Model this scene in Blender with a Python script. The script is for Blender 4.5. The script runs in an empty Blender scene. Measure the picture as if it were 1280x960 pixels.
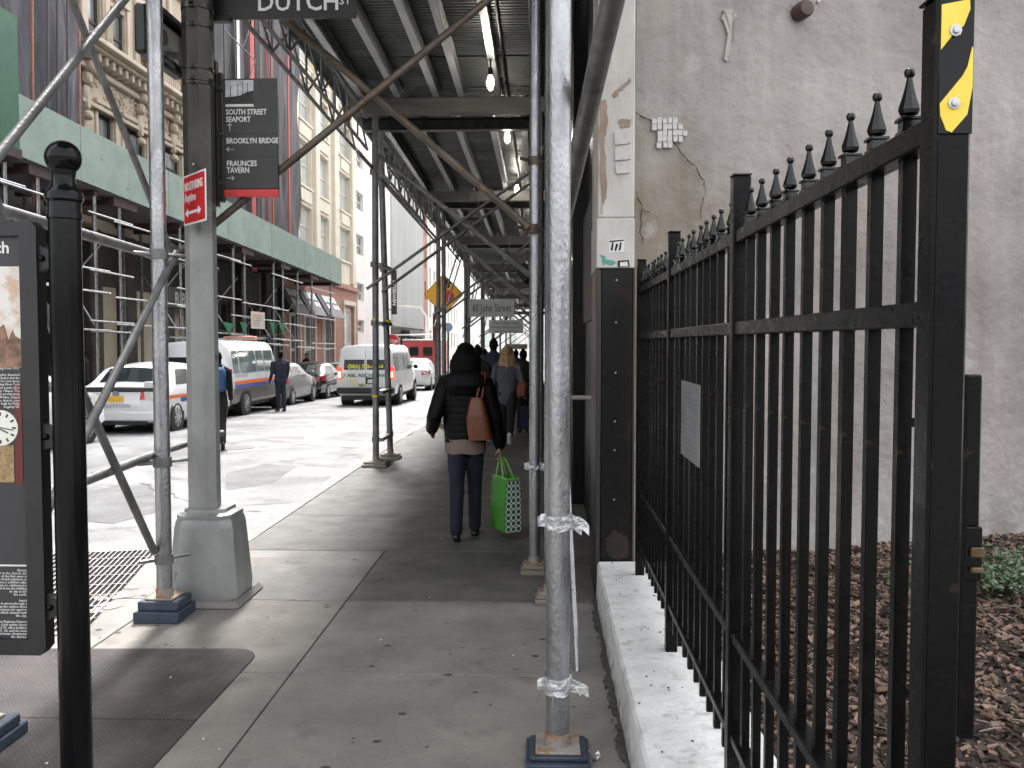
import bpy, bmesh, math, random
from mathutils import Vector, Matrix, Euler
R = math.radians
rnd = random.Random(11)
sc = bpy.context.scene
COL = sc.collection

# ------------------------------------------------------------------ camera
CAMZ, FPX = 1.70, 1120.0
cam_d = bpy.data.cameras.new('camera')
cam = bpy.data.objects.new('camera', cam_d)
COL.objects.link(cam)
cam.location = (0, 0, CAMZ)
cam.rotation_euler = (R(90 - 2.607), 0, R(2.045))
cam_d.lens = 36 * FPX / 1280
cam_d.sensor_width = 36
cam_d.clip_start = 0.05
cam_d.clip_end = 2000
sc.camera = cam
CM = Euler((R(90 - 2.607), 0, R(2.045))).to_matrix()

# ------------------------------------------------------------------ light
SUN_EL, SUN_AZ = R(57), R(-14)          # azimuth measured from +Y towards +X
w = bpy.data.worlds.new('World'); sc.world = w; w.use_nodes = True
nt = w.node_tree
bg = nt.nodes['Background']
sky = nt.nodes.new('ShaderNodeTexSky')
sky.sky_type = 'NISHITA'; sky.sun_disc = False
sky.sun_elevation = SUN_EL; sky.sun_rotation = SUN_AZ
sky.air_density = 1.0; sky.dust_density = 6.0; sky.ozone_density = 1.0
hs = nt.nodes.new('ShaderNodeHueSaturation'); hs.inputs['Saturation'].default_value = 0.12
nt.links.new(sky.outputs[0], hs.inputs['Color'])
nt.links.new(hs.outputs[0], bg.inputs['Color'])
bg.inputs['Strength'].default_value = 0.15
sd = bpy.data.lights.new('sun', 'SUN'); sd.energy = 1.5; sd.angle = R(14); sd.color = (1.0, 0.97, 0.93)
sun = bpy.data.objects.new('sun', sd); COL.objects.link(sun)
sdir = Vector((math.sin(SUN_AZ) * math.cos(SUN_EL), math.cos(SUN_AZ) * math.cos(SUN_EL), math.sin(SUN_EL)))
sun.rotation_euler = sdir.to_track_quat('Z', 'Y').to_euler()
sun.location = (0, 0, 60)
vs = sc.view_settings
sc.display_settings.display_device = 'sRGB'
vs.view_transform = 'Standard'; vs.look = 'None'; vs.exposure = 2.5; vs.gamma = 1
sc.cycles.use_denoising = True
sc.cycles.max_bounces = 6; sc.cycles.diffuse_bounces = 4; sc.cycles.glossy_bounces = 3
sc.cycles.transmission_bounces = 4
sc.cycles.sample_clamp_indirect = 6
sc.cycles.caustics_reflective = False; sc.cycles.caustics_refractive = False

# ------------------------------------------------------------------ measuring
def at(px, py, y):
    """world point at street distance y seen at photo pixel (1280x960)"""
    d = CM @ Vector(((px - 640) / FPX, (480 - py) / FPX, -1))
    t = y / d.y
    return Vector((d.x * t, y, CAMZ + d.z * t))
def gp(px, py, z=0.0):
    d = CM @ Vector(((px - 640) / FPX, (480 - py) / FPX, -1))
    t = (z - CAMZ) / d.z
    return Vector((d.x * t, d.y * t, z))
def gz(y): return -0.02 * max(0.0, y - 16)
def rz(y): return gz(y) - 0.13

# ------------------------------------------------------------------ materials
def lin(h):
    c = [int(h[i:i + 2], 16) / 255 for i in (0, 2, 4)]
    return tuple(((x / 12.92) if x <= .04045 else ((x + .055) / 1.055) ** 2.4) for x in c)
def mat(name, c, rough=.6, metal=0., c2=None, ns=6., lo=.38, hi=.66, bump=0., bs=60., stretch=(1, 1, 1),
        c3=None, s3=30., t3=.66, spec=.5, emis=None, es=1., island=False, coat=0., rv=0., bd=.01, grain=0., gs=260., sw=.04):
    m = bpy.data.materials.new(name); m.use_nodes = True
    n = m.node_tree.nodes; L = m.node_tree.links
    b = n['Principled BSDF']
    b.inputs['Roughness'].default_value = rough; b.inputs['Metallic'].default_value = metal
    b.inputs['Specular IOR Level'].default_value = spec
    if coat: b.inputs['Coat Weight'].default_value = coat; b.inputs['Coat Roughness'].default_value = .08
    b.inputs['Base Color'].default_value = (*c, 1)
    if emis: b.inputs['Emission Color'].default_value = (*emis, 1); b.inputs['Emission Strength'].default_value = es
    if c2 or bump or c3 or rv or grain:
        tc = n.new('ShaderNodeTexCoord'); mp = n.new('ShaderNodeMapping'); mp.inputs['Scale'].default_value = stretch
        L.new(tc.outputs['Object'], mp.inputs['Vector'])
    last = None
    if c2:
        if island:
            g = n.new('ShaderNodeNewGeometry'); fac = g.outputs['Random Per Island']; lo_, hi_ = .22, 1.
        else:
            t = n.new('ShaderNodeTexNoise'); t.inputs['Scale'].default_value = ns; t.inputs['Detail'].default_value = 7
            t.inputs['Roughness'].default_value = .62
            L.new(mp.outputs[0], t.inputs['Vector']); fac = t.outputs['Fac']; lo_, hi_ = lo, hi
        cr = n.new('ShaderNodeValToRGB')
        cr.color_ramp.elements[0].position = lo_; cr.color_ramp.elements[0].color = (*c, 1)
        cr.color_ramp.elements[1].position = hi_; cr.color_ramp.elements[1].color = (*c2, 1)
        L.new(fac, cr.inputs['Fac']); last = cr.outputs['Color']
    if c3:
        t = n.new('ShaderNodeTexNoise'); t.inputs['Scale'].default_value = s3; t.inputs['Detail'].default_value = 4
        L.new(mp.outputs[0], t.inputs['Vector'])
        cr = n.new('ShaderNodeValToRGB'); cr.color_ramp.elements[0].position = t3; cr.color_ramp.elements[1].position = min(1, t3 + sw)
        cr.color_ramp.elements[0].color = (0, 0, 0, 1)
        L.new(t.outputs['Fac'], cr.inputs['Fac'])
        mx = n.new('ShaderNodeMix'); mx.data_type = 'RGBA'
        L.new(cr.outputs['Color'], mx.inputs['Factor'])
        if last: L.new(last, mx.inputs['A'])
        else: mx.inputs['A'].default_value = (*c, 1)
        mx.inputs['B'].default_value = (*c3, 1); last = mx.outputs['Result']
    if grain:
        t = n.new('ShaderNodeTexNoise'); t.inputs['Scale'].default_value = gs; t.inputs['Detail'].default_value = 3; t.inputs['Roughness'].default_value = .8
        L.new(mp.outputs[0], t.inputs['Vector'])
        mr = n.new('ShaderNodeMapRange'); mr.inputs['From Min'].default_value = .3; mr.inputs['From Max'].default_value = .7
        mr.inputs['To Min'].default_value = 1 - grain; mr.inputs['To Max'].default_value = 1 + grain; mr.clamp = False
        L.new(t.outputs['Fac'], mr.inputs['Value'])
        mx = n.new('ShaderNodeVectorMath'); mx.operation = 'SCALE'
        if last: L.new(last, mx.inputs[0])
        else: mx.inputs[0].default_value = c
        L.new(mr.outputs[0], mx.inputs['Scale']); last = mx.outputs[0]
    if last: L.new(last, b.inputs['Base Color'])
    if rv:
        t = n.new('ShaderNodeTexNoise'); t.inputs['Scale'].default_value = ns * 1.7; t.inputs['Detail'].default_value = 5
        L.new(mp.outputs[0], t.inputs['Vector'])
        mr = n.new('ShaderNodeMapRange'); mr.inputs['From Min'].default_value = .3; mr.inputs['From Max'].default_value = .7
        mr.inputs['To Min'].default_value = max(.03, rough - rv); mr.inputs['To Max'].default_value = min(1, rough + rv)
        L.new(t.outputs['Fac'], mr.inputs['Value']); L.new(mr.outputs[0], b.inputs['Roughness'])
    if bump:
        t = n.new('ShaderNodeTexNoise'); t.inputs['Scale'].default_value = bs; t.inputs['Detail'].default_value = 6
        L.new(mp.outputs[0], t.inputs['Vector'])
        bp = n.new('ShaderNodeBump'); bp.inputs['Strength'].default_value = bump; bp.inputs['Distance'].default_value = bd
        L.new(t.outputs['Fac'], bp.inputs['Height']); L.new(bp.outputs[0], b.inputs['Normal'])
    return m

M = {}
M['road'] = mat('worn pale asphalt', (.125, .125, .128), .85, c2=(.235, .235, .24), ns=.7, bump=.6, bs=90, c3=(.06, .06, .062), s3=1.9, t3=.58, sw=.16, grain=.35, gs=45)
M['grate'] = mat('worn grate steel', (.24, .23, .225), .45, .4, c2=(.34, .33, .32), ns=10)
M['road_patch'] = mat('dark asphalt patch', (.085, .085, .088), .85, c2=(.13, .13, .134), ns=2, bump=.6, bs=80, grain=.3, gs=45)
M['road_pale'] = mat('pale concrete patch', (.26, .257, .25), .85, c2=(.33, .326, .318), ns=2, bump=.5, bs=80, grain=.2, gs=45)
M['iron_cover'] = mat('cast iron cover', (.07, .066, .062), .55, .4, c2=(.11, .105, .10), ns=20)
M['paver'] = mat('grey paving concrete', (.150, .143, .136), .78, c2=(.215, .205, .195), ns=2.2, bump=.35, bs=140, grain=.2, gs=170, c3=(.095, .09, .085), s3=4, t3=.60, sw=.22, rv=.12)
M['paver2'] = mat('warm paving concrete', (.165, .153, .138), .78, c2=(.23, .215, .192), ns=1.8, bump=.35, bs=140, grain=.2, gs=170, c3=(.10, .092, .084), s3=3.5, t3=.60, sw=.22, rv=.12)
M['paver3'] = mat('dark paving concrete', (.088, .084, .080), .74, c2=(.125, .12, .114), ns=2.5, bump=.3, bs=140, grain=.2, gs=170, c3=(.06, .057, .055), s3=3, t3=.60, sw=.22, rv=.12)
M['joint'] = mat('joint dirt', (.05, .047, .043), .95, c2=(.09, .085, .08), ns=20, bump=.5)
M['kerb'] = mat('granite kerb', (.15, .146, .141), .75, c2=(.215, .21, .203), ns=5, bump=.4, bs=120)
M['plate'] = mat('worn steel plate', (.026, .022, .0215), .55, .15, c2=(.046, .039, .038), ns=2.5, rv=.14, grain=.2, gs=120, spec=.3)
M['gum'] = mat('trodden gum', (.05, .047, .045), .8)
M['silver'] = mat('silver painted pipe', (.29, .294, .303), .34, .85, c2=(.40, .404, .413), ns=9, bump=.38, bs=80, stretch=(1, 1, .5), c3=(.12, .09, .06), s3=30, t3=.73, rv=.12)
M['galv'] = mat('weathered galvanised pipe', (.115, .115, .115), .5, .35, c2=(.20, .20, .20), ns=7, bump=.3, bs=50, c3=(.16, .10, .06), s3=14, t3=.68, rv=.12)
M['brown_pipe'] = mat('rust brown pipe', (.075, .058, .043), .5, .35, c2=(.14, .115, .092), ns=6, bump=.3, bs=50, c3=(.20, .10, .045), s3=16, t3=.62, rv=.1)
M['rust'] = mat('rusty base plate', (.30, .28, .26), .75, .3, c2=(.33, .17, .06), ns=22, lo=.48, hi=.6, bump=.5)
M['blue'] = mat('blue painted timber', (.022, .034, .058), .6, c2=(.042, .055, .078), ns=14, bump=.4, bs=40, c3=(.10, .09, .08), s3=20, t3=.70)
M['timber'] = mat('weathered timber', (.19, .165, .14), .8, c2=(.28, .25, .21), ns=6, stretch=(.4, 6, 6), bump=.4)
M['header'] = mat('grey header beam', (.10, .097, .09), .7, c2=(.15, .145, .135), ns=3, stretch=(.5, 4, 4), bump=.3)
M['steel_dark'] = mat('dark steel', (.03, .03, .03), .45, .4, c2=(.055, .055, .055), ns=6)
M['alu'] = mat('aluminium stringer', (.36, .37, .37), .42, .5, c2=(.48, .49, .49), ns=4, stretch=(4, .4, 4), rv=.12)
M['deck'] = mat('galvanised corrugated deck', (.075, .081, .078), .42, .45, c2=(.115, .122, .116), ns=1.3, rv=.12)
M['tape'] = mat('duct tape', (.52, .53, .54), .3, .65, c2=(.7, .7, .7), ns=25, bump=.9, bs=35, bd=.02)
M['ytape'] = mat('yellow tape', (.62, .50, .02), .5)
M['black_iron'] = mat('glossy black iron', (.0025, .0025, .003), .3, 0, c2=(.0045, .004, .004), ns=12, bump=.08, bs=60, spec=.14, rv=.08, c3=(.030, .019, .014), s3=24, t3=.685, sw=.08)
M['gloss_iron'] = mat('gloss black iron', (.002, .002, .0024), .14, 0, spec=.4, bump=.03, bs=60)
M['black_paint'] = mat('black enamel', (.0035, .0035, .004), .18, 0, spec=.2, bump=.04, bs=30)
M['black_matte'] = mat('black matt', (.006, .006, .0065), .5, 0, c2=(.011, .0105, .0105), ns=8)
M['frame_black'] = mat('graphite frame', (.009, .009, .010), .5, .0, c2=(.013, .013, .014), ns=10)
M['white_paint'] = mat('flaking white paint', (.57, .57, .56), .75, c2=(.69, .69, .68), ns=5, bump=.5, bs=30, c3=(.36, .345, .32), s3=11, t3=.70, grain=.10, gs=90, bd=.015)
M['stucco'] = mat('grey stucco', (.235, .213, .196), .85, c2=(.385, .355, .330), ns=.75, bump=.9, bs=11, c3=(.43, .41, .39), s3=2.2, t3=.60, sw=.2, bd=.02, grain=.10, gs=120)
M['stucco_dirty'] = mat('stained stucco', (.20, .165, .115), .88, c2=(.31, .285, .25), ns=2.4, bump=.6, bs=14, c3=(.12, .10, .08), s3=5, t3=.64)
M['crack'] = mat('crack', (.03, .027, .025), .95)
M['pillar_white'] = mat('peeling white stone paint', (.44, .415, .385), .7, c2=(.56, .535, .50), ns=4, bump=.6, bs=22, c3=(.33, .28, .235), s3=5.5, t3=.635, stretch=(1, 1, .5))
M['peel'] = mat('bare brown stone', (.25, .185, .145), .85, c2=(.33, .26, .21), ns=12)
M['tile'] = mat('white tile', (.43, .41, .395), .5, c2=(.52, .50, .485), ns=20, grain=.1, gs=90)
M['granite'] = mat('black granite', (.007, .007, .0075), .3, c2=(.012, .0115, .0115), ns=40, c3=(.02, .012, .01), s3=3, t3=.62, spec=.2)
M['bronze'] = mat('brown bronze panel', (.025, .0205, .016), .55, .0, c2=(.036, .030, .023), ns=2)
M['shop_dark'] = mat('dark shopfront', (.006, .0055, .0055), .35, c2=(.010, .009, .009), ns=3, spec=.2)
M['metal_edge'] = mat('brushed edge trim', (.045, .042, .037), .4, .35)
M['mulch'] = mat('mulch soil', (.030, .020, .015), .95, c2=(.055, .037, .028), ns=14, bump=.8, bs=30, bd=.03)
M['chip'] = mat('bark chips', (.018, .011, .008), .9, c2=(.24, .16, .12), island=True, bump=.4, bs=60)
M['chip_l'] = mat('pale bark chip', (.27, .19, .145), .9, c2=(.17, .10, .07), ns=18, bump=.4)
M['leaf'] = mat('small leaves', (.07, .12, .06), .5, c2=(.20, .28, .18), island=True)
M['stem'] = mat('stem', (.06, .045, .025), .8)
M['lamp_grey'] = mat('grey painted pole', (.235, .24, .235), .45, .25, c2=(.31, .315, .308), ns=5, bump=.2, bs=35, c3=(.09, .085, .08), s3=8, t3=.71, stretch=(1, 1, .6), rv=.1)
M['shaft'] = None
M['lamp_dark'] = mat('dark upper pole', (.022, .0195, .0145), .33, .3, c2=(.04, .036, .029), ns=4, rv=.1)
M['sign_red'] = mat('red sign', (.52, .018, .022), .4, c2=(.60, .03, .03), ns=14)
M['sign_white'] = mat('white sign', (.78, .78, .78), .45)
M['sign_grey'] = mat('grey wayfinding board', (.014, .013, .0135), .4, c2=(.024, .022, .022), ns=3)
M['sign_black'] = mat('street sign black', (.006, .0055, .0055), .4)
M['letter'] = mat('white lettering', (.66, .65, .63), .5)
M['yellow'] = mat('hazard yellow', (.72, .50, .035), .42, c2=(.80, .60, .07), ns=10)
M['diamond'] = mat('warning amber', (.92, .43, .012), .45, c2=(.95, .48, .02), ns=5)
M['bulb'] = mat('lit bulb', (.9, .9, .85), .3, emis=(1, .93, .80), es=40)
M['socket'] = mat('black socket', (.02, .02, .02), .5)
M['netting'] = mat('grey scaffold netting', (.075, .072, .079), .9, c2=(.12, .116, .126), ns=.7, stretch=(1, 2.5, .35), bump=.6, bs=4, bd=.08)
M['netting2'] = mat('pale scaffold netting', (.085, .082, .088), .9, c2=(.125, .12, .128), ns=.6, stretch=(1, 2, .4), bump=.5, bs=3, bd=.08)
M['red_strip'] = mat('red strip', (.42, .07, .07), .7)
M['green'] = mat('pale green plywood', (.205, .27, .235), .75, c2=(.265, .33, .295), ns=1.4, bump=.2, bs=20, c3=(.11, .20, .16), s3=3, t3=.68)
M['green2'] = mat('deep green plywood', (.007, .075, .036), .6, c2=(.011, .10, .05), ns=2)
M['deck_under'] = mat('dark planks', (.05, .045, .042), .85, c2=(.085, .075, .068), ns=3)
M['beam_red'] = mat('maroon timber', (.03, .015, .014), .75, c2=(.05, .028, .026), ns=4)
M['beige'] = mat('beige limestone', (.43, .365, .285), .8, c2=(.53, .465, .375), ns=1.2, bump=.3, bs=14, c3=(.30, .23, .16), s3=2.2, t3=.68)
M['cream'] = mat('cream facade', (.62, .56, .46), .75, c2=(.70, .645, .55), ns=.8)
M['offwhite'] = mat('pale facade', (.68, .67, .65), .7, c2=(.76, .755, .74), ns=.5)
M['corrug'] = mat('white corrugated cladding', (.42, .43, .43), .5, .1, c2=(.50, .51, .51), ns=.4, stretch=(1, 3, .1))
M['brick'] = mat('red brick', (.30, .145, .11), .85, c2=(.40, .22, .175), ns=5, bump=.3, bs=30)
M['brick_dark'] = mat('brown storefront stone', (.035, .029, .026), .8, c2=(.06, .05, .046), ns=2)
M['glass'] = mat('window glass', (.10, .115, .125), .12, 0, c2=(.20, .22, .23), ns=.6, spec=.7)
M['glass_dark'] = mat('dark window glass', (.02, .024, .026), .08, 0, spec=.7)
M['glass_pale'] = mat('pale window glass', (.42, .46, .44), .15, 0, c2=(.55, .60, .57), ns=.5, spec=.6)
M['winframe'] = mat('window frame', (.10, .085, .07), .6)
M['winframe_w'] = mat('pale window frame', (.55, .52, .46), .6)
M['awning'] = mat('grey awning', (.17, .16, .17), .8)
M['awning_d'] = mat('navy awning', (.012, .012, .02), .7)
M['awning_w'] = mat('white awning print', (.75, .75, .76), .7)
M['pennant'] = mat('green pennant', (.01, .13, .045), .7)
M['notice'] = mat('weathered notice', (.50, .43, .36), .7, c2=(.62, .56, .50), ns=4)
# vehicles and people
M['car_white'] = mat('white car paint', (.74, .75, .76), .25, 0, coat=.5)
M['car_silver'] = mat('silver car paint', (.16, .16, .155), .3, .4, coat=.4)
M['car_champ'] = mat('champagne lower paint', (.17, .158, .14), .35, .3, coat=.3)
M['car_black'] = mat('black car paint', (.015, .015, .017), .15, 0, coat=.6)
M['car_red'] = mat('red truck paint', (.55, .06, .055), .35, 0, coat=.3)
M['car_glass'] = mat('car glass', (.018, .024, .024), .06, 0, spec=.8, coat=.3)
M['car_glass_g'] = mat('greenish car glass', (.10, .14, .13), .08, 0, spec=.8, c2=(.16, .20, .19), ns=1.5)
M['tyre'] = mat('tyre rubber', (.018, .018, .018), .8)
M['rim'] = mat('wheel rim', (.42, .42, .43), .3, .7)
M['trim'] = mat('black trim', (.02, .02, .021), .55)
M['tail'] = mat('red tail lamp', (.55, .015, .015), .2, coat=.5)
M['tail_on'] = mat('lit tail lamp', (.6, .04, .03), .2, emis=(1, .07, .04), es=.35)
M['tail_core'] = mat('lit tail lamp core', (.9, .5, .4), .2, emis=(1, .35, .25), es=.8)
M['plate_y'] = mat('amber number plate', (.75, .42, .02), .4)
M['plate_w'] = mat('pale number plate', (.6, .6, .58), .4)
M['orange'] = mat('orange stripe', (.80, .16, .03), .4)
M['bluestripe'] = mat('blue stripe', (.05, .10, .38), .4)
M['yprint'] = mat('yellow print', (.80, .72, .04), .5)
M['gprint'] = mat('dark green print', (.05, .14, .06), .5)
M['bprint'] = mat('grey print', (.20, .22, .26), .5)
M['skin'] = mat('skin', (.42, .24, .17), .5, c2=(.48, .29, .21), ns=9)
M['skin_d'] = mat('brown skin', (.14, .075, .048), .5)
M['puffer'] = mat('black quilted nylon', (.0028, .0028, .0034), .55, c2=(.0035, .0035, .004), ns=10, bump=.2, bs=30, spec=.15)
M['hair_b'] = mat('black hair', (.002, .0018, .0017), .6, c2=(.0035, .003, .0028), spec=.12, ns=20, stretch=(8, 8, .6), bump=.5, bs=22)
M['hair_f'] = mat('fair hair', (.20, .12, .055), .5, c2=(.42, .28, .14), ns=9, stretch=(7, 7, .5), bump=.6, bs=25)
M['denim'] = mat('dark denim', (.007, .0095, .022), .85, c2=(.011, .0145, .030), ns=9, bump=.7, bs=14, bd=.025)
M['blackcloth'] = mat('black cloth', (.0045, .0045, .005), .85, c2=(.008, .008, .0085), ns=14)
M['navy'] = mat('navy uniform', (.012, .016, .032), .8, c2=(.018, .024, .042), ns=12)
M['greycloth'] = mat('grey cloth', (.06, .066, .082), .85, c2=(.085, .092, .108), ns=14)
M['bluebag'] = mat('blue pack', (.03, .08, .20), .8)
M['beigecloth'] = mat('pinkish beige knit', (.17, .125, .105), .9, c2=(.21, .155, .133), ns=25)
M['leather'] = mat('tan leather', (.125, .034, .011), .42, c2=(.175, .050, .017), ns=8, bump=.2, bs=50)
M['shoe'] = mat('black shoe', (.012, .012, .012), .4)
M['sneaker'] = mat('white sneaker', (.62, .62, .60), .5)
M['tote'] = mat('green tote', (.05, .24, .03), .5, c2=(.085, .34, .05), ns=7, bump=.7, bs=11, bd=.02)
M['tote_d'] = mat('dark green tote side', (.02, .12, .055), .5)
M['tote_strap'] = mat('lime strap', (.20, .50, .10), .6)
M['eye'] = mat('eye', (.02, .015, .012), .2)
M['lip'] = mat('lips', (.30, .12, .10), .5)
M['pinkcap'] = mat('pink cap', (.50, .18, .22), .8)
M['navybag'] = mat('navy bag', (.015, .02, .06), .7)
M['sepia'] = mat('sepia photo print', (.62, .60, .57), .5, c2=(.50, .36, .26), ns=14, lo=.5, hi=.62)
M['sepia_d'] = mat('sepia ground print', (.10, .055, .035), .5, c2=(.30, .17, .11), ns=30)
M['clock_w'] = mat('dial print', (.66, .67, .60), .5)
M['clock_brown'] = mat('clock case print', (.20, .13, .06), .5, c2=(.35, .25, .12), ns=60, c3=(.06, .03, .02), s3=40)
M['maroon'] = mat('maroon print', (.10, .012, .014), .5)
M['pic_bw'] = mat('grey photo print', (.40, .41, .42), .5, c2=(.62, .63, .64), ns=18)
M['sticker'] = mat('white sticker', (.66, .66, .66), .5)
M['teal'] = mat('teal paint', (.10, .30, .25), .6)
M['red_spray'] = mat('red spray paint', (.42, .20, .19), .85, c2=(.30, .26, .25), ns=9, lo=.42, hi=.58)
M['foil'] = mat('crumpled foil', (.75, .75, .77), .2, .9)
M['brownpipe'] = mat('brown iron cap', (.075, .05, .042), .5, .3)

# ------------------------------------------------------------------ mesh building
class MB:
    def __init__(s): s.v = []; s.f = []
    def add(s, vs_, fs_):
        o = len(s.v); s.v += [Vector(x) for x in vs_]; s.f += [[o + i for i in q] for q in fs_]; return s
    def box(s, x0, x1, y0, y1, z0, z1, b=0.):
        x0, x1 = min(x0, x1), max(x0, x1); y0, y1 = min(y0, y1), max(y0, y1); z0, z1 = min(z0, z1), max(z0, z1)
        if b <= 0:
            return s.add([(x, y, z) for x in (x0, x1) for y in (y0, y1) for z in (z0, z1)],
                         [(0, 1, 3, 2), (4, 6, 7, 5), (0, 4, 5, 1), (2, 3, 7, 6), (0, 2, 6, 4), (1, 5, 7, 3)])
        b = min(b, (x1 - x0) * .45, (y1 - y0) * .45, (z1 - z0) * .45)
        V = []; F = []
        X = (x0, x1); Y = (y0, y1); Z = (z0, z1); idx = {}
        for i in (0, 1):
            for j in (0, 1):
                for k in (0, 1):
                    sx, sy, sz = (1 - 2 * i) * b, (1 - 2 * j) * b, (1 - 2 * k) * b
                    idx[i, j, k, 0] = len(V); V.append((X[i], Y[j] + sy, Z[k] + sz))
                    idx[i, j, k, 1] = len(V); V.append((X[i] + sx, Y[j], Z[k] + sz))
                    idx[i, j, k, 2] = len(V); V.append((X[i] + sx, Y[j] + sy, Z[k]))
                    F.append([idx[i, j, k, a] for a in (0, 1, 2)])
        for i in (0, 1):
            F.append([idx[i, j, k, 0] for j, k in ((0, 0), (1, 0), (1, 1), (0, 1))])
            F.append([idx[j, i, k, 1] for j, k in ((0, 0), (1, 0), (1, 1), (0, 1))])
            F.append([idx[j, k, i, 2] for j, k in ((0, 0), (1, 0), (1, 1), (0, 1))])
        for j in (0, 1):
            for k in (0, 1):
                F.append([idx[0, j, k, 1], idx[1, j, k, 1], idx[1, j, k, 2], idx[0, j, k, 2]])
                F.append([idx[j, 0, k, 0], idx[j, 1, k, 0], idx[j, 1, k, 2], idx[j, 0, k, 2]])
                F.append([idx[j, k, 0, 0], idx[j, k, 1, 0], idx[j, k, 1, 1], idx[j, k, 0, 1]])
        return s.add(V, F)
    def cyl(s, p0, p1, r0, r1=None, n=12, caps=True, e=1.):
        p0, p1 = Vector(p0), Vector(p1); r1 = r0 if r1 is None else r1
        d = (p1 - p0).normalized(); a = d.orthogonal().normalized(); b = d.cross(a)
        V = []
        for p, r in ((p0, r0), (p1, r1)):
            for i in range(n):
                t = 2 * math.pi * i / n; V.append(p + a * math.cos(t) * r + b * math.sin(t) * r * e)
        F = [(i, (i + 1) % n, n + (i + 1) % n, n + i) for i in range(n)]
        if caps: F += [list(range(n))[::-1], list(range(n, 2 * n))]
        return s.add(V, F)
    def pipe(s, pts, r, n=10, caps=True):
        pts = [Vector(p) for p in pts]
        rings = []
        a = None
        for i, p in enumerate(pts):
            d = (pts[min(i + 1, len(pts) - 1)] - pts[max(i - 1, 0)]).normalized()
            a = d.orthogonal().normalized() if a is None else (a - d * a.dot(d)).normalized()
            b = d.cross(a); rr = r[i] if isinstance(r, (list, tuple)) else r
            rings.append([p + a * math.cos(2 * math.pi * k / n) * rr + b * math.sin(2 * math.pi * k / n) * rr for k in range(n)])
        return s.loft(rings, caps)
    def loft(s, rings, caps=True, closed=True):
        n = len(rings[0]); V = [p for r in rings for p in r]; F = []
        for i in range(len(rings) - 1):
            for k in range(n if closed else n - 1):
                F.append((i * n + k, i * n + (k + 1) % n, (i + 1) * n + (k + 1) % n, (i + 1) * n + k))
        if caps and closed: F += [list(range(n))[::-1], list(range((len(rings) - 1) * n, len(rings) * n))]
        return s.add(V, F)
    def lathe(s, prof, c=(0, 0, 0), n=16, ax='Z', rot=0., sq=1.):
        c = Vector(c); rings = []
        for r, z in prof:
            ring = []
            for k in range(n):
                t = rot + 2 * math.pi * k / n; u, v_ = math.cos(t) * r, math.sin(t) * r * sq
                ring.append(c + {'Z': Vector((u, v_, z)), 'Y': Vector((u, z, v_)), 'X': Vector((z, u, v_))}[ax])
            rings.append(ring)
        return s.loft(rings)
    def prism(s, poly, ax, lo, hi):
        f = {'X': lambda a, b, t: (t, a, b), 'Y': lambda a, b, t: (a, t, b), 'Z': lambda a, b, t: (a, b, t)}[ax]
        n = len(poly)
        V = [f(a, b, lo) for a, b in poly] + [f(a, b, hi) for a, b in poly]
        return s.add(V, [list(range(n))[::-1], list(range(n, 2 * n))] + [(i, (i + 1) % n, n + (i + 1) % n, n + i) for i in range(n)])
    def sphere(s, c, r, n=12, m=8, sc_=(1, 1, 1)):
        c = Vector(c); rings = []
        for j in range(1, m):
            t = math.pi * j / m
            rings.append([c + Vector((math.sin(t) * math.cos(2 * math.pi * k / n) * r * sc_[0], math.sin(t) * math.sin(2 * math.pi * k / n) * r * sc_[1], -math.cos(t) * r * sc_[2])) for k in range(n)])
        return s.loft(rings)
    def quad(s, a, b, c, d): return s.add([a, b, c, d], [(0, 1, 2, 3)])
    def slab(s, a, b, c, d, t):
        """a quad given real thickness along its normal"""
        a, b, c, d = map(Vector, (a, b, c, d)); nn = (b - a).cross(d - a).normalized() * t
        return s.add([a, b, c, d, a + nn, b + nn, c + nn, d + nn], [(3, 2, 1, 0), (4, 5, 6, 7), (0, 1, 5, 4), (1, 2, 6, 5), (2, 3, 7, 6), (3, 0, 4, 7)])
    def bar(s, p0, p1, wd, ht, up=(0, 0, 1)):
        p0, p1 = Vector(p0), Vector(p1); d = (p1 - p0).normalized(); a = d.cross(Vector(up)).normalized(); b = a.cross(d)
        V = [p + a * sx * wd / 2 + b * sz * ht / 2 for p in (p0, p1) for sx, sz in ((-1, -1), (1, -1), (1, 1), (-1, 1))]
        return s.add(V, [(3, 2, 1, 0), (4, 5, 6, 7), (0, 1, 5, 4), (1, 2, 6, 5), (2, 3, 7, 6), (3, 0, 4, 7)])
    def mesh(s, name, m, smooth=True, ang=38):
        me = bpy.data.meshes.new(name); me.from_pydata(s.v, [], s.f); me.update()
        bm = bmesh.new(); bm.from_mesh(me); bmesh.ops.recalc_face_normals(bm, faces=bm.faces); bm.to_mesh(me); bm.free()
        if m: me.materials.append(m if not isinstance(m, str) else M[m])
        if smooth:
            me.shade_smooth(); me.set_sharp_from_angle(angle=R(ang))
        return me
    def obj(s, name, m, parent=None, loc=None, rot=None, kind=None, smooth=True, ang=38):
        return place(s.mesh(name, m, smooth, ang), name, parent, loc, rot, kind)
def place(me, name, parent=None, loc=None, rot=None, kind=None):
    o = bpy.data.objects.new(name, me); COL.objects.link(o)
    if parent: o.parent = parent
    if loc is not None: o.location = loc
    if rot is not None: o.rotation_euler = rot
    if kind: o['kind'] = kind
    return o
def tag(o, label, cat, group=None):
    o['label'] = label; o['category'] = cat
    if group: o['group'] = group
    return o
def thing(name, label, cat, loc=(0, 0, 0), rot=(0, 0, 0), group=None):
    o = bpy.data.objects.new(name, None); COL.objects.link(o); o.empty_display_size = .1
    o.location = loc; o.rotation_euler = rot
    return tag(o, label, cat, group)
def struct(o): o['kind'] = 'structure'; return o
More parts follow.
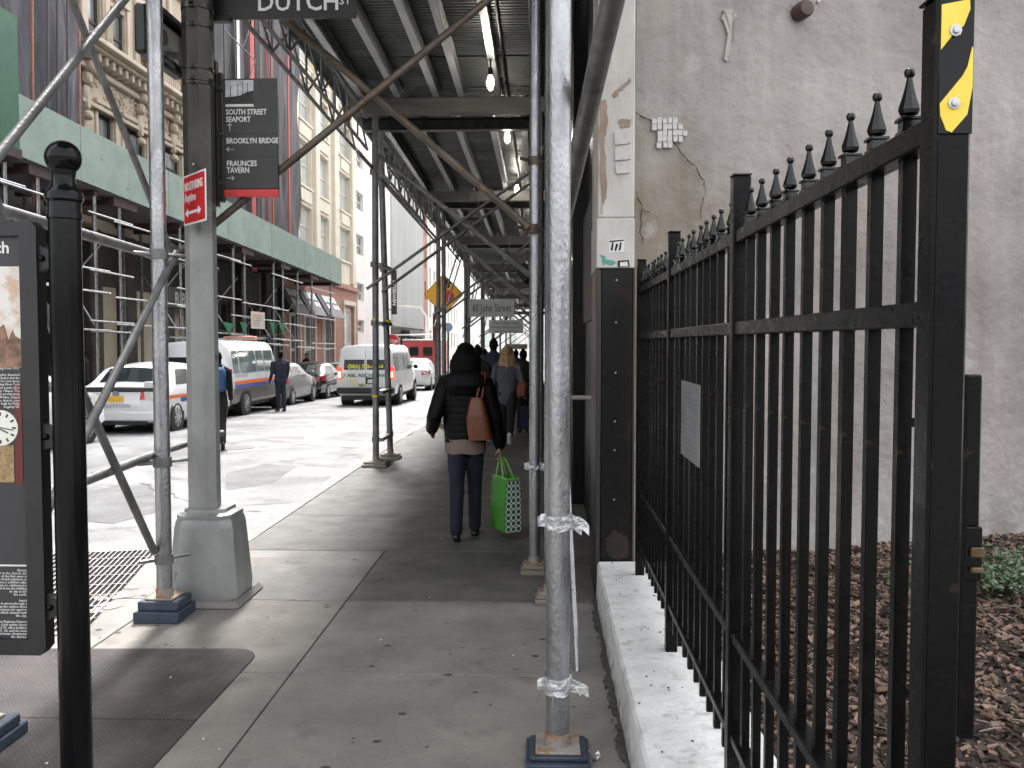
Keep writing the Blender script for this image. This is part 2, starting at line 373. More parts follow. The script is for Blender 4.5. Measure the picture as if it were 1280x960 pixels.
def dup(root, loc, rot=None, label=None, parent=None):
    def cp(o, p):
        c = o.copy(); COL.objects.link(c)
        if p: c.parent = p
        for ch in list(o.children): cp(ch, c)
        return c
    r = cp(root, parent); r.location = loc
    if rot is not None: r.rotation_euler = rot
    if label: r['label'] = label
    return r
_tx = {}
def text(s, size, m, parent, loc, rot, sx=1., align='LEFT', name='lettering', ext=.0012, res=2, bold=0., fit=None):
    cu = bpy.data.curves.new('t', 'FONT'); cu.body = s; cu.size = size; cu.extrude = ext; cu.resolution_u = res
    cu.align_x = align; cu.offset = bold * size
    o = bpy.data.objects.new('t', cu); COL.objects.link(o)
    bpy.context.view_layer.update()
    me = bpy.data.meshes.new_from_object(o.evaluated_get(bpy.context.evaluated_depsgraph_get()))
    bpy.data.objects.remove(o); bpy.data.curves.remove(cu)
    me.materials.clear(); me.materials.append(M[m])
    if fit:
        xs = [v.co.x for v in me.vertices]
        wd = max(xs) - min(xs); sx = fit / wd if wd > 0 else 1
    for v in me.vertices: v.co.x *= sx
    me.name = name
    return place(me, name, parent, loc, rot)
FACE_S = (R(90), 0, 0)            # writing read by someone looking along +Y
def onx(px, py, x):
    d = CM @ Vector(((px - 640) / FPX, (480 - py) / FPX, -1)); t = x / d.x
    return Vector((x, d.y * t, CAMZ + d.z * t))
def ext(a, b, ea=0., eb=0.):
    a, b = Vector(a), Vector(b); d = (b - a).normalized(); return a - d * ea, b + d * eb

# ================================================================== GROUND
def strip(name, xs, ys, zf, m, kind='structure', parent=None):
    b = MB(); V = [(x, y, zf(x, y)) for y in ys for x in xs]; n = len(xs)
    b.add(V, [(j * n + i, j * n + i + 1, (j + 1) * n + i + 1, (j + 1) * n + i) for j in range(len(ys) - 1) for i in range(n - 1)])
    return b.obj(name, m, parent, kind=kind, smooth=False)
strip('road', [-120, -14, -10, -6, -2.3, 40, 120], [-40, 0, 8, 16, 24, 40, 80, 160, 500], lambda x, y: rz(y), 'road')
sidewalk = strip('sidewalk', [-2.52, -1.3, .9], [-6, 3, 8, 16, 17.99], lambda x, y: gz(y) - .012, 'joint')
strip('bedding', [-9, -6, -2.52], [-6, 0, 3, 7.1], lambda x, y: -.012, 'joint', parent=sidewalk).pop('kind', None)
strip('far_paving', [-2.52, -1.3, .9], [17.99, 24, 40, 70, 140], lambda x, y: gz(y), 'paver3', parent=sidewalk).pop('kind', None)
rows = [-6, -3, -.3, .9, 1.9, 3.2, 4.5, 5.8, 7.22, 8.7, 10.2, 11.7, 13.2, 14.7, 16.2, 17.98]
for j in range(len(rows) - 1):
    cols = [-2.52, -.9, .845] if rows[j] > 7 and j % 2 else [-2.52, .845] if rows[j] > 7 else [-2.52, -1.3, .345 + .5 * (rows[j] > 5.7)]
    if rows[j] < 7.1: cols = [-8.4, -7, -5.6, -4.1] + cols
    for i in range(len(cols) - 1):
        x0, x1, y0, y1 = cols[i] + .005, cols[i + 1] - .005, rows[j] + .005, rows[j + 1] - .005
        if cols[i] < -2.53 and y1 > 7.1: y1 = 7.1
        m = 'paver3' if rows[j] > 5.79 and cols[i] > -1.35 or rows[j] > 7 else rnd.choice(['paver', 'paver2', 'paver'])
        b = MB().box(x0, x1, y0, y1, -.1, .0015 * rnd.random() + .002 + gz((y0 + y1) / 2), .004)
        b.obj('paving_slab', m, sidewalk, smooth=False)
# kerbs
k = struct(MB().box(-2.68, -2.53, 8.2, 8.21, -.1, 0.).obj('kerb', 'kerb'))
ky = 7.9
while ky < 60:
    L_ = 1.5 if ky < 20 else 6
    MB().add([(x, y, z + gz(y)) for x in (-2.69, -2.525) for y in (ky, ky + L_ - .012) for z in (-.25, .003)],
             [(0, 1, 3, 2), (4, 6, 7, 5), (0, 4, 5, 1), (2, 3, 7, 6), (0, 2, 6, 4), (1, 5, 7, 3)]).obj('kerb_stone', 'kerb', k, smooth=False)
    ky += L_
kx = -2.95
while kx > -8.4:
    MB().box(kx - 1.38, kx, 7.11, 7.27, -.2, .004, .012).obj('kerb_stone', 'kerb', k, smooth=False); kx -= 1.39
MB().prism([(-2.95, 7.11), (-2.52, 7.11), (-2.52, 7.9), (-2.69, 7.9), (-2.74, 7.55), (-2.95, 7.27)], 'Z', -.2, .003).obj('kerb_stone', 'kerb', k, smooth=False)
struct(strip('pavement', [-30, -10.75], [-20, 8, 16, 24, 40, 80, 200], lambda x, y: gz(y) + .004, 'paver'))
k2 = struct(MB().box(-10.76, -10.6, -20, 16, -.25, .008).obj('kerb', 'kerb', smooth=False))
MB().add([(x, y, z + gz(y)) for x in (-10.76, -10.6) for y in (16, 200) for z in (-.25, .008)],
         [(0, 1, 3, 2), (4, 6, 7, 5), (0, 4, 5, 1), (2, 3, 7, 6), (0, 2, 6, 4), (1, 5, 7, 3)]).obj('kerb_stone', 'kerb', k2, smooth=False)

def road_poly(pts, m, name, dz=.004, ends=None):
    P = [gp(px, py, rz(9)) for px, py in pts]; P = [Vector((p.x, p.y, rz(p.y) + dz)) for p in P]
    return MB().add(P, [list(range(len(P)))]).obj(name, m, road_o, smooth=False)
road_o = bpy.data.objects['road']
road_poly([(282, 592), (330, 580), (372, 583), (340, 604), (290, 612), (282, 612)], 'road_patch', 'asphalt_patch')
road_poly([(108, 618), (190, 604), (196, 640), (140, 655), (100, 650)], 'road_patch', 'asphalt_patch')
road_poly([(288, 548), (400, 528), (455, 530), (400, 548), (330, 562), (284, 566)], 'road_pale', 'concrete_patch', .005)
road_poly([(505, 536), (532, 531), (520, 541), (508, 543)], 'road_patch', 'asphalt_patch', .006)
q = random.Random(21); bb = MB()
for k in range(16):
    x, y = q.uniform(-9, -3), q.uniform(8.5, 26); dx, dy = q.uniform(-.5, .5), q.uniform(-.2, .2); L_ = []
    for i in range(14):
        L_.append((x, y)); x += dx * .5 + q.uniform(-.12, .12); y += dy + q.uniform(-.12, .12)
    V = []
    for (x_, y_) in L_: w_ = q.uniform(.006, .02); V += [(x_, y_ - w_, rz(y_) + .008), (x_, y_ + w_, rz(y_) + .008)]
    bb.add(V, [(2 * i, 2 * i + 2, 2 * i + 3, 2 * i + 1) for i in range(13)])
bb.obj('crack_seal', 'steel_dark', road_o, kind='stuff', smooth=False)
mc = tag(MB().lathe([(.001, .004), (.30, .004), (.34, .002), (.34, -.05)], n=28).obj('manhole_cover', 'iron_cover', None, (-5.4, 15.4, rz(15) + .006)), 'round iron manhole cover in the pale roadway', 'manhole cover')
# checkered cellar plate
pt = thing('cellar_plate', 'dark rounded steel plate set flush in the sidewalk at lower left', 'steel plate', (0, 0, 0))
poly = [(-3.35, 1.5), (-1.56, 1.5)]
for t in range(0, 100, 15): poly.append((-1.70 + .14 * math.cos(R(t)), 4.70 + .14 * math.sin(R(t))))
poly += [(-3.35, 4.78)]
poly[-1] = (-3.35, 4.78)
lowp = [p for p in poly if p[1] < 3.55]
MB().prism([(-3.35, 1.5), (-1.56, 1.5), (-1.56, 3.893), (-3.35, 3.893)], 'Z', -.02, .009).obj('plate_leaf', 'plate', pt, smooth=False)
MB().prism([(-3.35, 3.901), (-1.56, 3.901)] + poly[2:], 'Z', -.02, .009).obj('plate_leaf', 'plate', pt, smooth=False)
b = MB()
for i in range(74):
    for j in range(130):
        x, y = -3.3 + i * .024 + (j % 2) * .012, 2.95 + j * .014
        if x > -1.62 or y > 4.74 or (x + 1.70 > 0 and y > 4.66): continue
        a = R(45 if (i + j) % 2 else -45); u = Vector((math.cos(a), math.sin(a), 0)) * .0085; v = Vector((-u.y, u.x, 0)) * .3
        c = Vector((x, y, .0092))
        b.add([c - u - v, c + u - v, c + u + v, c - u + v, c + Vector((0, 0, .0016))], [(0, 1, 4), (1, 2, 4), (2, 3, 4), (3, 0, 4)])
b.obj('tread_lug', 'plate', pt, kind='stuff', smooth=False)
# grating
A, B_, C_, D_ = gp(60, 692), gp(197, 688), gp(104, 792), gp(-60, 800)
gr = thing('sidewalk_grate', 'steel vent grating in the bright sidewalk behind the black sign post', 'grating', (0, 0, 0))
ux = (B_ - C_).normalized(); Lg = (B_ - C_).length; vx = Vector((-ux.y, ux.x, 0))
MB().slab(C_ + Vector((0, 0, -.02)), B_ + Vector((0, 0, -.02)), B_ + vx * 1.5 + Vector((0, 0, -.02)), C_ + vx * 1.5 + Vector((0, 0, -.02)), .023).obj('pit', 'shop_dark', gr, smooth=False)
b = MB()
for i in range(38):
    p = C_ + vx * (.02 + i * .04); b.bar(p + Vector((0, 0, .008)), p + ux * Lg + Vector((0, 0, .008)), .010, .014)
b.obj('grate_bar', 'grate', gr, kind='stuff', smooth=False)
b = MB()
for i in range(9):
    p = C_ + ux * (Lg * i / 8); b.bar(p + Vector((0, 0, .006)), p + vx * 1.5 + Vector((0, 0, .006)), .012 if i % 8 else .05, .016)
b.obj('cross_bar', 'grate', gr, kind='stuff', smooth=False)
# gum, specks, red marks
b = MB()
for i in range(170):
    x, y = rnd.uniform(-2.9, .3), 3.1 + rnd.random() ** 1.5 * 7
    r = rnd.choice([.008, .010, .014, .02]); q = rnd.uniform(.5, 1)
    z = .0105 if x < -1.5 and y < 4.85 else .0052
    b.add([(x + math.cos(t) * r, y + math.sin(t) * r * q, z) for t in [k * math.pi / 4 for k in range(8)]], [list(range(8))])
b.obj('gum_spots', 'gum', sidewalk, kind='stuff', smooth=False)
b = MB()
for i in range(26):
    x, y = rnd.uniform(-2.9, .3), 3.1 + rnd.random() ** 1.5 * 5; r = rnd.choice([.005, .007]); z = .0105 if x < -1.5 and y < 4.85 else .0052
    b.box(x, x + r, y, y + r * 1.5, z, z + .003)
b.obj('litter_specks', 'sticker', sidewalk, kind='stuff', smooth=False)
b = MB()
for (px, py, r) in ((135, 758, .10), (128, 748, .07), (150, 745, .09), (118, 765, .06), (165, 735, .05)):
    c = gp(px, py); b.add([(c.x + math.cos(t) * r * rnd.uniform(.6, 1.2), c.y + math.sin(t) * r * rnd.uniform(.6, 1.2), .0068) for t in [k * math.pi / 6 for k in range(12)]], [list(range(12))])
c = gp(325, 697); b.add([(c.x - .11, c.y - .02, .0052), (c.x + .10, c.y + .0, .0052), (c.x + .09, c.y + .035, .0052), (c.x - .09, c.y + .012, .0052)], [(0, 1, 2, 3)])
b.obj('paint_mark', 'red_spray', sidewalk, kind='stuff', smooth=False)
b = MB(); V = []; wv = .03
for i in range(220):
    y = 2.6 + i * .0152; wv = min(.055, max(.014, wv + rnd.uniform(-.009, .009)))
    V += [(.350 - wv, y, .0062), (.349, y, .0066)]
b.add(V, [(2 * i, 2 * i + 1, 2 * i + 3, 2 * i + 2) for i in range(219)])
b.obj('gutter_dirt', 'joint', sidewalk, kind='stuff', smooth=False)

# ================================================================== SIDEWALK SHED (over the walk)
def zs(y): return -.027 * (y - 12.1)
shed = thing('sidewalk_shed', 'long silver pipe scaffold shed with corrugated deck roofing the sidewalk', 'scaffold', (0, 0, 0))
L1x, L2 = -2.40, gp(206, 746, .13)
R1 = gp(697, 944); R2 = gp(688, 752); R2b = gp(668, 716)
L3, L3b = gp(470, 583), gp(488, 574)
def leg(x, y, r, m, block='timber', bs_=.13, bh=.09, top=None, lean=0.):
    z0 = gz(y); zt = (4.78 + zs(y)) if top is None else top
    rings = 10
    b = MB().pipe([(x + lean * (i / 9), y, z0 + bh + (zt - z0 - bh) * i / 9) for i in range(10)], r, 18)
    o = b.obj('leg', m, shed)
    MB().box(x - r * 1.9, x + r * 1.9, y - r * 1.9, y + r * 1.9, z0 + bh, z0 + bh + .012, .003).cyl((x, y, z0 + bh + .012), (x, y, z0 + bh + .06), r * 1.12, n=16).obj('base_plate', 'rust', o)
    MB().box(x - bs_, x + bs_, y - bs_, y + bs_, z0 + .002, z0 + bh * .55, .006).box(x - bs_ * .88, x + bs_ * .9, y - bs_ * .8, y + bs_ * .8, z0 + bh * .55 + .001, z0 + bh - .001, .006).obj('base_block', block, o)
    return o
leg(L1x, 3.62, .046, 'silver', 'blue', .15, .10)
l2 = leg(L2.x, L2.y, .0465, 'silver', 'blue', .14, .13)
r1 = leg(R1.x, R1.y - .02, .0475, 'silver', 'blue', .13, .05)
r2 = leg(R2.x, R2.y, .042, 'silver', 'timber', .10, .06)
r2b = leg(R2b.x, R2b.y, .040, 'silver', 'timber', .10, .07)
leg(L3.x, L3.y, .044, 'galv', 'timber', .17, .08, lean=.02)
leg(L3b.x, L3b.y, .044, 'galv', 'timber', .15, .09, lean=-.12)
FY = [18.4, 19.4, 24.8, 25.8, 31.3, 32.2, 37.8, 38.6, 44.4, 51, 57.5]
leg(-.05, 12.1, .04, 'galv'); leg(-.05, 13.1, .04, 'galv')
for y in FY:
    leg(-2.17, y, .044, 'galv'); leg(-.06, y, .04, 'galv')
def brace(a, b_, r=.024, m='galv', ea=.0, eb=.0, n=10):
    a, b_ = ext(a, b_, ea, eb); return MB().pipe([a, a.lerp(b_, .33), a.lerp(b_, .67), b_], r, n).obj('brace', m, shed)
def clamp(p, r=.06, m='galv', ax=(0, 0, 1)):
    p = Vector(p); ax = Vector(ax)
    b = MB().cyl(p - ax * .03, p + ax * .03, r, n=12)
    q = ax.orthogonal(); b.cyl(p + q * r * .6, p + q * (r + .06), .011, n=8); b.cyl(p - q * r * .6, p - q * (r + .05), .013, n=6)
    return b.obj('clamp', m, shed)
X2 = L2.x - .07
brace(onx(0, 192, X2), onx(155, 0, X2), .0235, 'galv', 1.0, .9)
brace(onx(90, 0, X2 - .04), onx(217, 322, X2 - .04), .020, 'galv', .8, .05)
brace(onx(217, 322, X2 + .12), onx(57, 642, X2 + .12), .0235, 'galv', .05, .7)
brace(onx(100, 485, X2 + .03), onx(193, 690, X2 + .03), .024, 'galv', 1.2, .0)
brace(onx(0, 262, X2 - .1), onx(197, 320, X2 - .1), .030, 'galv', 1.0, .0)
brace(onx(197, 320, X2 - .1), onx(240, 330, X2 - .1), .016, 'galv', .0, .5)
brace(onx(57, 620, X2), onx(195, 567, X2), .027, 'galv', 1.0, .0)
brace(onx(195, 567, X2), onx(278, 541, X2), .022, 'galv', .0, .0)
for z in (2.24, .97, .37): clamp((L2.x, L2.y, z), .056)
p1a, p1b = at(217, 322, 5.98), at(610, 0, 6.02)
brace(p1a, p1b, .026, 'brown_pipe', .05, .55)
brace(at(380, 45, 6.42), at(661, 284, 6.42), .026, 'brown_pipe', .75, .0)
clamp(at(664, 286, 6.5), .055, 'brown_pipe'); clamp((R2b.x, R2b.y, 3.02), .052, 'brown_pipe')
for (y, xl, xr) in [(L3.y, L3.x, -.05), (L3b.y, L3b.x, -.05)] + [(y, -2.17, -.06) for y in FY]:
    dz = zs(y) if y > 14 else 0; yy = y - .06
    brace((xl - .10, yy, 2.44 + dz), (xr, yy, 4.10 + dz), .022)
    brace((xl - .02, yy + .1, 4.32 + dz), (xr + .03, yy + .1, 2.52 + dz), .022)
for y in FY[:7]:      # guard rails along the kerb side
    brace((-2.22, y - .3, 1.05 + gz(y)), (-2.22, y + 3.2, 1.05 + gz(y)), .018)
    brace((-2.22, y - .3, 2.2 + zs(y)), (-2.2, y + 4.6, 4.2 + zs(y)), .018)
for z in (.35, 1.0, 1.95, 2.75, 4.0):
    MB().box(L3.x - .02, L3b.x + .04, L3.y - .03, L3b.y, z, z + .045).cyl((L3.x, L3.y, z - .01), (L3.x, L3.y, z + .06), .057).cyl((L3b.x - .04 * z / 1.4, L3b.y, z - .01), (L3b.x - .04 * z / 1.4, L3b.y, z + .06), .056).obj('coupler', 'galv', shed)
# right side big diagonal and thin strut
brace(at(711, 246, 4.62), at(768, -10, 3.02), .042, 'galv', .25, .9, 16)
pa, pb = at(708, 560, 5.3), gp(722, 840)
brace(pa, (pb.x, pb.y, .0), .014, 'silver')
brace((R2b.x - .0, R2b.y, 2.85), (R2b.x + .05, 12.0, 4.3), .02)
# headers
def header(y, m, z0, z1, wd, steel=False, xl=-2.62, xr=.36):
    b = MB()
    if steel:
        b.box(xl, xr, y - wd / 2, y + wd / 2, z0, z0 + .018).box(xl, xr, y - wd / 2, y + wd / 2, z1 - .018, z1).box(xl, xr, y - .008, y + .008, z0 + .018, z1 - .018)
        b.box(xl, xr, y - wd / 2 + .004, y - wd / 2 + .010, z0 + .03, z1 - .03)
    else: b.box(xl, xr, y - wd / 2, y + wd / 2, z0, z1, .008)
    return b.obj('header_beam', m, shed)
hy = [(3.62, 0), (5.9, 0), (6.5, 1), (12.1, 0), (13.05, 1)] + [(y, i % 2) for i, y in enumerate(FY)]
for y, s_ in hy:
    header(y, 'steel_dark' if s_ else 'header', 4.76 + zs(y) + .03 * s_, 4.965 + zs(y), .13 if s_ else .15, s_)
# stringers
def ibeam(x, ya, yb, z0a, z0b, h=.17, fw=.085):
    sec = [(-fw / 2, 0), (fw / 2, 0), (fw / 2, .012), (.006, .02), (.006, h - .02), (fw / 2, h - .012), (fw / 2, h), (-fw / 2, h), (-fw / 2, h - .012), (-.006, h - .02), (-.006, .02), (-fw / 2, .012)]
    return MB().loft([[Vector((x + a, ya, z0a + b)) for a, b in sec], [Vector((x + a, yb, z0b + b)) for a, b in sec]]).obj('stringer', 'alu', shed, smooth=False)
bays = [(1.6, 6.4), (5.5, 12.4), (12.6, 19.0), (18.9, 25.4), (25.2, 32), (31.6, 38.4), (38, 44.8), (44.3, 51.3), (50.8, 58)]
for bi, (ya, yb) in enumerate(bays):
    for x in ([-2.44, -1.95, -1.44, -1.10, -.62, -.12] if bi % 2 else [-2.40, -1.86, -1.30, -.78, -.30, .16]):
        if bi > 3 and x not in (-2.44, -1.44, -.62, -2.40, -1.30, -.30): continue
        e = rnd.uniform(-.25, .25)
        ibeam(x, ya + e * .4, yb + e * .5, 4.967 + zs(ya), 4.967 + zs(yb))
# deck sheets, ribs across the walk
def deckmesh(ln, pitch=.075):
    n = int(ln / pitch); b = MB(); prof = []
    for i in range(n):
        y = i * pitch; prof += [(y, 0), (y + pitch * .42, 0), (y + pitch * .5, .022), (y + pitch * .92, .022)]
    V = []; F = []
    for (y, z) in prof: V += [(-2.66, y, z), (.34, y, z)]
    F = [(2 * i, 2 * i + 1, 2 * i + 3, 2 * i + 2) for i in range(len(prof) - 1)]
    b.add(V, F); return b.mesh('deck_sheet', 'deck', smooth=False)
dm = deckmesh(1.2)
y = 1.5; j = 0
while y < 58:
    if j % 2 == 0: dmu = dm
    place(dmu, 'deck_sheet', shed, (0, y, 5.145 + zs(y) + .004 * (j % 2)), (-math.atan(.027), 0, 0)); y += 1.19; j += 1
MB().slab((-2.7, 1.4, 5.20 + zs(1.4)), (.36, 1.4, 5.20 + zs(1.4)), (.36, 58.5, 5.20 + zs(58.5)), (-2.7, 58.5, 5.20 + zs(58.5)), .06).obj('deck_planks', 'timber', shed, smooth=False)
for x in (-2.72,):
    yy = 1.4
    while yy < 58: MB().add([(xx, q, z + zs(q)) for xx in (x - .02, x) for q in (yy, yy + 2.42) for z in (4.95, 6.2)], [(0, 1, 3, 2), (4, 6, 7, 5), (0, 4, 5, 1), (2, 3, 7, 6), (0, 2, 6, 4), (1, 5, 7, 3)]).obj('parapet_panel', 'green', shed, smooth=False); yy += 2.44
# trusses
def truss(x, ya, yb, zb, zt, n, r=.017, dbl=True):
    o = None
    for dx in ((0, .16) if dbl else (0,)):
        b = MB()
        for z in (zb, zt): b.pipe([(x + dx, ya, z + zs(ya)), (x + dx, (ya + yb) / 2, z + zs((ya + yb) / 2)), (x + dx, yb, z + zs(yb))], r * 1.2, 8)
        c = b.obj('truss', 'galv', shed)
        for i in range(n):
            q0, q1 = ya + (yb - ya) * i / n, ya + (yb - ya) * (i + 1) / n
            MB().pipe([(x + dx, q0, zb + zs(q0)), (x + dx, q0, zt + zs(q0))], r * .8, 6).obj('web_bar', 'galv', c)
            a_, c_ = ((q0, zb), (q1, zt)) if i % 2 == 0 else ((q0, zt), (q1, zb))
            MB().pipe([(x + dx, a_[0], a_[1] + zs(a_[0])), (x + dx, c_[0], c_[1] + zs(c_[0]))], r * .8, 6).obj('web_bar', 'galv', c)
truss(-2.52, 2.2, 12.0, 4.28, 4.70, 16)
truss(-2.42, 13.1, 18.6, 4.28, 4.68, 11)
for i in range(0, len(FY) - 1): 
    if FY[i + 1] - FY[i] > 2: truss(-2.32, FY[i] + .1, FY[i + 1], 4.28, 4.66, 9, dbl=False)
brace((-2.36, 11.4, 4.12), (-2.28, 19.2, 4.10 + zs(19)), .026); brace((-2.30, 12.6, 4.0), (-2.24, 19.3, 3.95 + zs(19)), .022)
# duct tape
def tape(z, r, h, seed, px=R1.x, py=R1.y - .02):
    q = random.Random(seed); b = MB(); rings = []
    for j in range(6):
        t = j / 5; rings.append([Vector((px + math.cos(a) * (r + q.uniform(0, .010)), py + math.sin(a) * (r + q.uniform(0, .010)), z + h * (t - .5) + math.sin(a) * .012 + q.uniform(-.005, .005))) for a in [2 * math.pi * k / 16 for k in range(16)]])
    b.loft(rings)
    for (a, ln, dz) in ((0.1, .075, -.02), (.5, .06, -.03), (3.3, .035, .0), (-1.9, .03, -.05)):
        c = Vector((px + math.cos(a) * r, py + math.sin(a) * r - .01, z + dz * .4)); d = Vector((math.cos(a), math.sin(a) - .15, 0))
        w_ = .028; V = []
        for i in range(5):
            t = i / 4; p = c + d * ln * t + Vector((0, 0, dz * t * t * 1.4 + q.uniform(-.006, .006)))
            V += [p + Vector((0, q.uniform(-.006, .006), w_ * (1 - .3 * t))), p + Vector((0, q.uniform(-.006, .006), -w_ * (1 - .2 * t)))]
        b.add(V, [(2 * i, 2 * i + 1, 2 * i + 3, 2 * i + 2) for i in range(4)])
    return b.obj('tape_wrap', 'tape', r1)
zt1 = CAMZ - (650 - 429) / FPX * 3.62; zt2 = CAMZ - (858 - 429) / FPX * 3.62
tape(zt1, .0500, .055, 3); tape(zt2, .0500, .06, 5)
tape(.80, .043, .03, 9, R2b.x, R2b.y)
for (lx, ly) in ((L3.x, L3.y), (L3b.x - .03, L3b.y)):
    for z in (.98, 2.02): MB().cyl((lx, ly, z - .02), (lx, ly, z + .018), .048, n=12).obj('tape_wrap', 'ytape', shed)
# conduit
b = MB().pipe([(-.50, 4, 5.10 + zs(4)), (-.50, 20, 5.10 + zs(20)), (-.50, 57, 5.10 + zs(57))], .014, 6); b.obj('conduit', 'black_matte', shed)
# lamps
blab = {0: 'nearest lit caged bulb under the scaffold deck before the first header', 1: 'lit bulb hanging just past the first header beam', 2: 'lit bulb beside the silver pole short of the second header'}
def bulb(p, lab, i):
    t = thing('bulb_lamp', lab, 'light bulb', p, group='bulbs strung under the scaffold deck')
    MB().lathe([(.001, .16), (.026, .158), (.03, .10), (.028, .07), (.001, .068)], n=12).obj('socket', 'socket', t)
    MB().lathe([(.001, -.085), (.022, -.078), (.037, -.05), (.040, -.015), (.032, .025), (.02, .066), (.001, .07)], n=14).obj('bulb', 'bulb', t)
    if i < 3:
        b = MB()
        for k in range(6):
            a = k * math.pi / 3; b.pipe([(math.cos(a) * .03, math.sin(a) * .03, .07), (math.cos(a) * .052, math.sin(a) * .052, 0), (math.cos(a) * .048, math.sin(a) * .048, -.07), (math.cos(a) * .01, math.sin(a) * .01, -.112)], .0016, 4)
        b.obj('guard', 'steel_dark', t)
    z = 5.10 + zs(p[1]) - p[2]
    MB().pipe([(0, 0, .155), (0, 0, z)], .009, 6).obj('hanger', 'black_matte', t)
for i, (px, py, y) in enumerate(((613, 102, 10.6), (634, 171, 13.5), (646, 236, 17.8))): bulb(at(px, py, y), blab[i], i)
for i, y in enumerate((23, 28, 34, 41, 48)):
    bulb(Vector((-.28, y, 4.75 + zs(y))), 'small far bulb at the %s lamp position beyond the yellow sign' % ['first', 'second', 'third', 'fourth', 'last'][i], 5)
fl = thing('flood_lamp', 'dark boxy floodlight tilted on the right scaffold leg', 'floodlight', at(658, 338, 18.3))
MB().slab((-.13, 0, -.12), (.02, -.12, -.30), (.17, -.12, -.12), (.02, 0, .12), .16).obj('housing', 'steel_dark', fl, smooth=False)
MB().pipe([(.02, 0, 0), (.15, .1, .0)], .02, 8).obj('bracket', 'steel_dark', fl)
# hanging signs
def hang_sign(name, px0, px1, py0, py1, y, m, lines, lab, tm='gprint', hz=.0):
    a = at(px0, py0, y); c = at(px1, py1, y); wd = c.x - a.x; h = a.z - c.z
    t = thing(name, lab, 'sign', ((a.x + c.x) / 2, y, c.z))
    MB().box(-wd / 2, wd / 2, 0, .025, 0, h, .004).obj('board', m, t)
    n = len(lines)
    for i, (s, fr, szf) in enumerate(lines):
        text(s, h * szf, tm, t, (0, -.004, h * fr), FACE_S, align='CENTER', fit=wd * (.84 if n == 1 else [.74, .9, .66][i]))
    MB().pipe([(-wd * .4, .01, h), (-wd * .4, .01, 4.9 + zs(y) - c.z)], .006, 5).pipe([(wd * .4, .01, h), (wd * .4, .01, 4.9 + zs(y) - c.z)], .006, 5).obj('hanger', 'steel_dark', t)
    return t
M['letter_dk'] = mat('dark lettering', (.03, .035, .03), .5)
M['signboard'] = mat('grey white hanging board', (.50, .51, .50), .6, c2=(.58, .59, .57), ns=5)
hang_sign('hanging_sign', 586, 643, 374, 396, 23.6, 'signboard', [('60 John Street', .30, .62)], 'grey hanging board reading 60 John Street', 'letter_dk')
hang_sign('hanging_sign', 611, 654, 400, 416.5, 30.0, 'signboard', [('City of New York', .70, .26), ('Manhattan Business Center', .39, .24), ('66 John Street', .06, .26)], 'hanging board with three lines beginning City of New York', 'letter_dk')
M['tan'] = mat('tan board', (.36, .33, .24), .6)
hang_sign('hanging_sign', 637, 659, 430, 436.5, 38, 'tan', [('COTTIONS', .2, .7)], 'small tan hanging board farthest under the scaffold', 'letter_dk')
hang_sign('hanging_sign', 577, 600, 272, 283, 18.2, 'sign_black', [('DUTCH ST', .22, .62)], 'black DUTCH ST board hanging under the second header', 'bprint')
# ================================================================== FENCE
FX = .603
fence = thing('iron_fence', 'black iron picket fence with spear tips along the churchyard', 'fence', (FX, 0, 0))
posts = [1.388, 2.80, 4.21, 5.60]
def onf(px, py): return onx(px, py, FX - .02)
Z_T0, Z_T1, Z_M0, Z_M1, Z_B0, Z_B1, Z_L0, Z_L1 = 2.005, 2.045, 1.725, 1.765, .775, .805, .455, .482
pm = MB().box(-.0115, .0115, -.0115, .0115, .365, 2.01).mesh('picket', 'black_iron', smooth=False)
fb = MB().box(-.017, .017, -.017, .017, 0, .006, .001).box(-.0135, .0135, -.0135, .0135, .006, .022).box(-.018, .018, -.018, .018, .022, .028, .001)
fb.lathe([(.007, .028), (.0155, .034), (.0178, .040), (.0165, .046), (.0125, .058), (.0082, .074), (.0052, .089), (.0045, .093)], n=8).sphere((0, 0, .101), .0092, 12, 8)
fm = fb.mesh('finial', 'gloss_iron', ang=30)
for bi in range(3):
    y0, y1 = posts[bi], posts[bi + 1]
    for (z0, z1) in ((Z_T0, Z_T1), (Z_M0, Z_M1), (Z_B0, Z_B1), (Z_L0, Z_L1)):
        MB().box(-.021, .021, y0 + .027, y1 - .027, z0, z1, .003).obj('rail', 'black_iron', fence, smooth=False)
    for i in range(1, 10):
        y = y0 + (y1 - y0) * i / 10
        p = place(pm, 'picket', fence, (0, y, 0), (R(rnd.uniform(-.1, .1)), R(rnd.uniform(-.1, .1)), R(rnd.uniform(-4, 4))))
        place(fm, 'finial', p, (0, 0, Z_T1))
for i, y in enumerate(posts):
    p = MB().box(-.027, .027, y - .027, y + .027, .17 if i else -.02, 2.21, .004).obj('post', 'black_iron', fence, smooth=False)
    if i: MB().box(-.029, .029, y - .029, y + .029, 2.211, 2.217, .002).obj('cap', 'black_iron' if i != 1 else 'metal_edge', p)
    else: MB().box(-.031, .031, y - .031, y + .031, 2.211, 2.216, .002).obj('cap', 'black_iron', p)
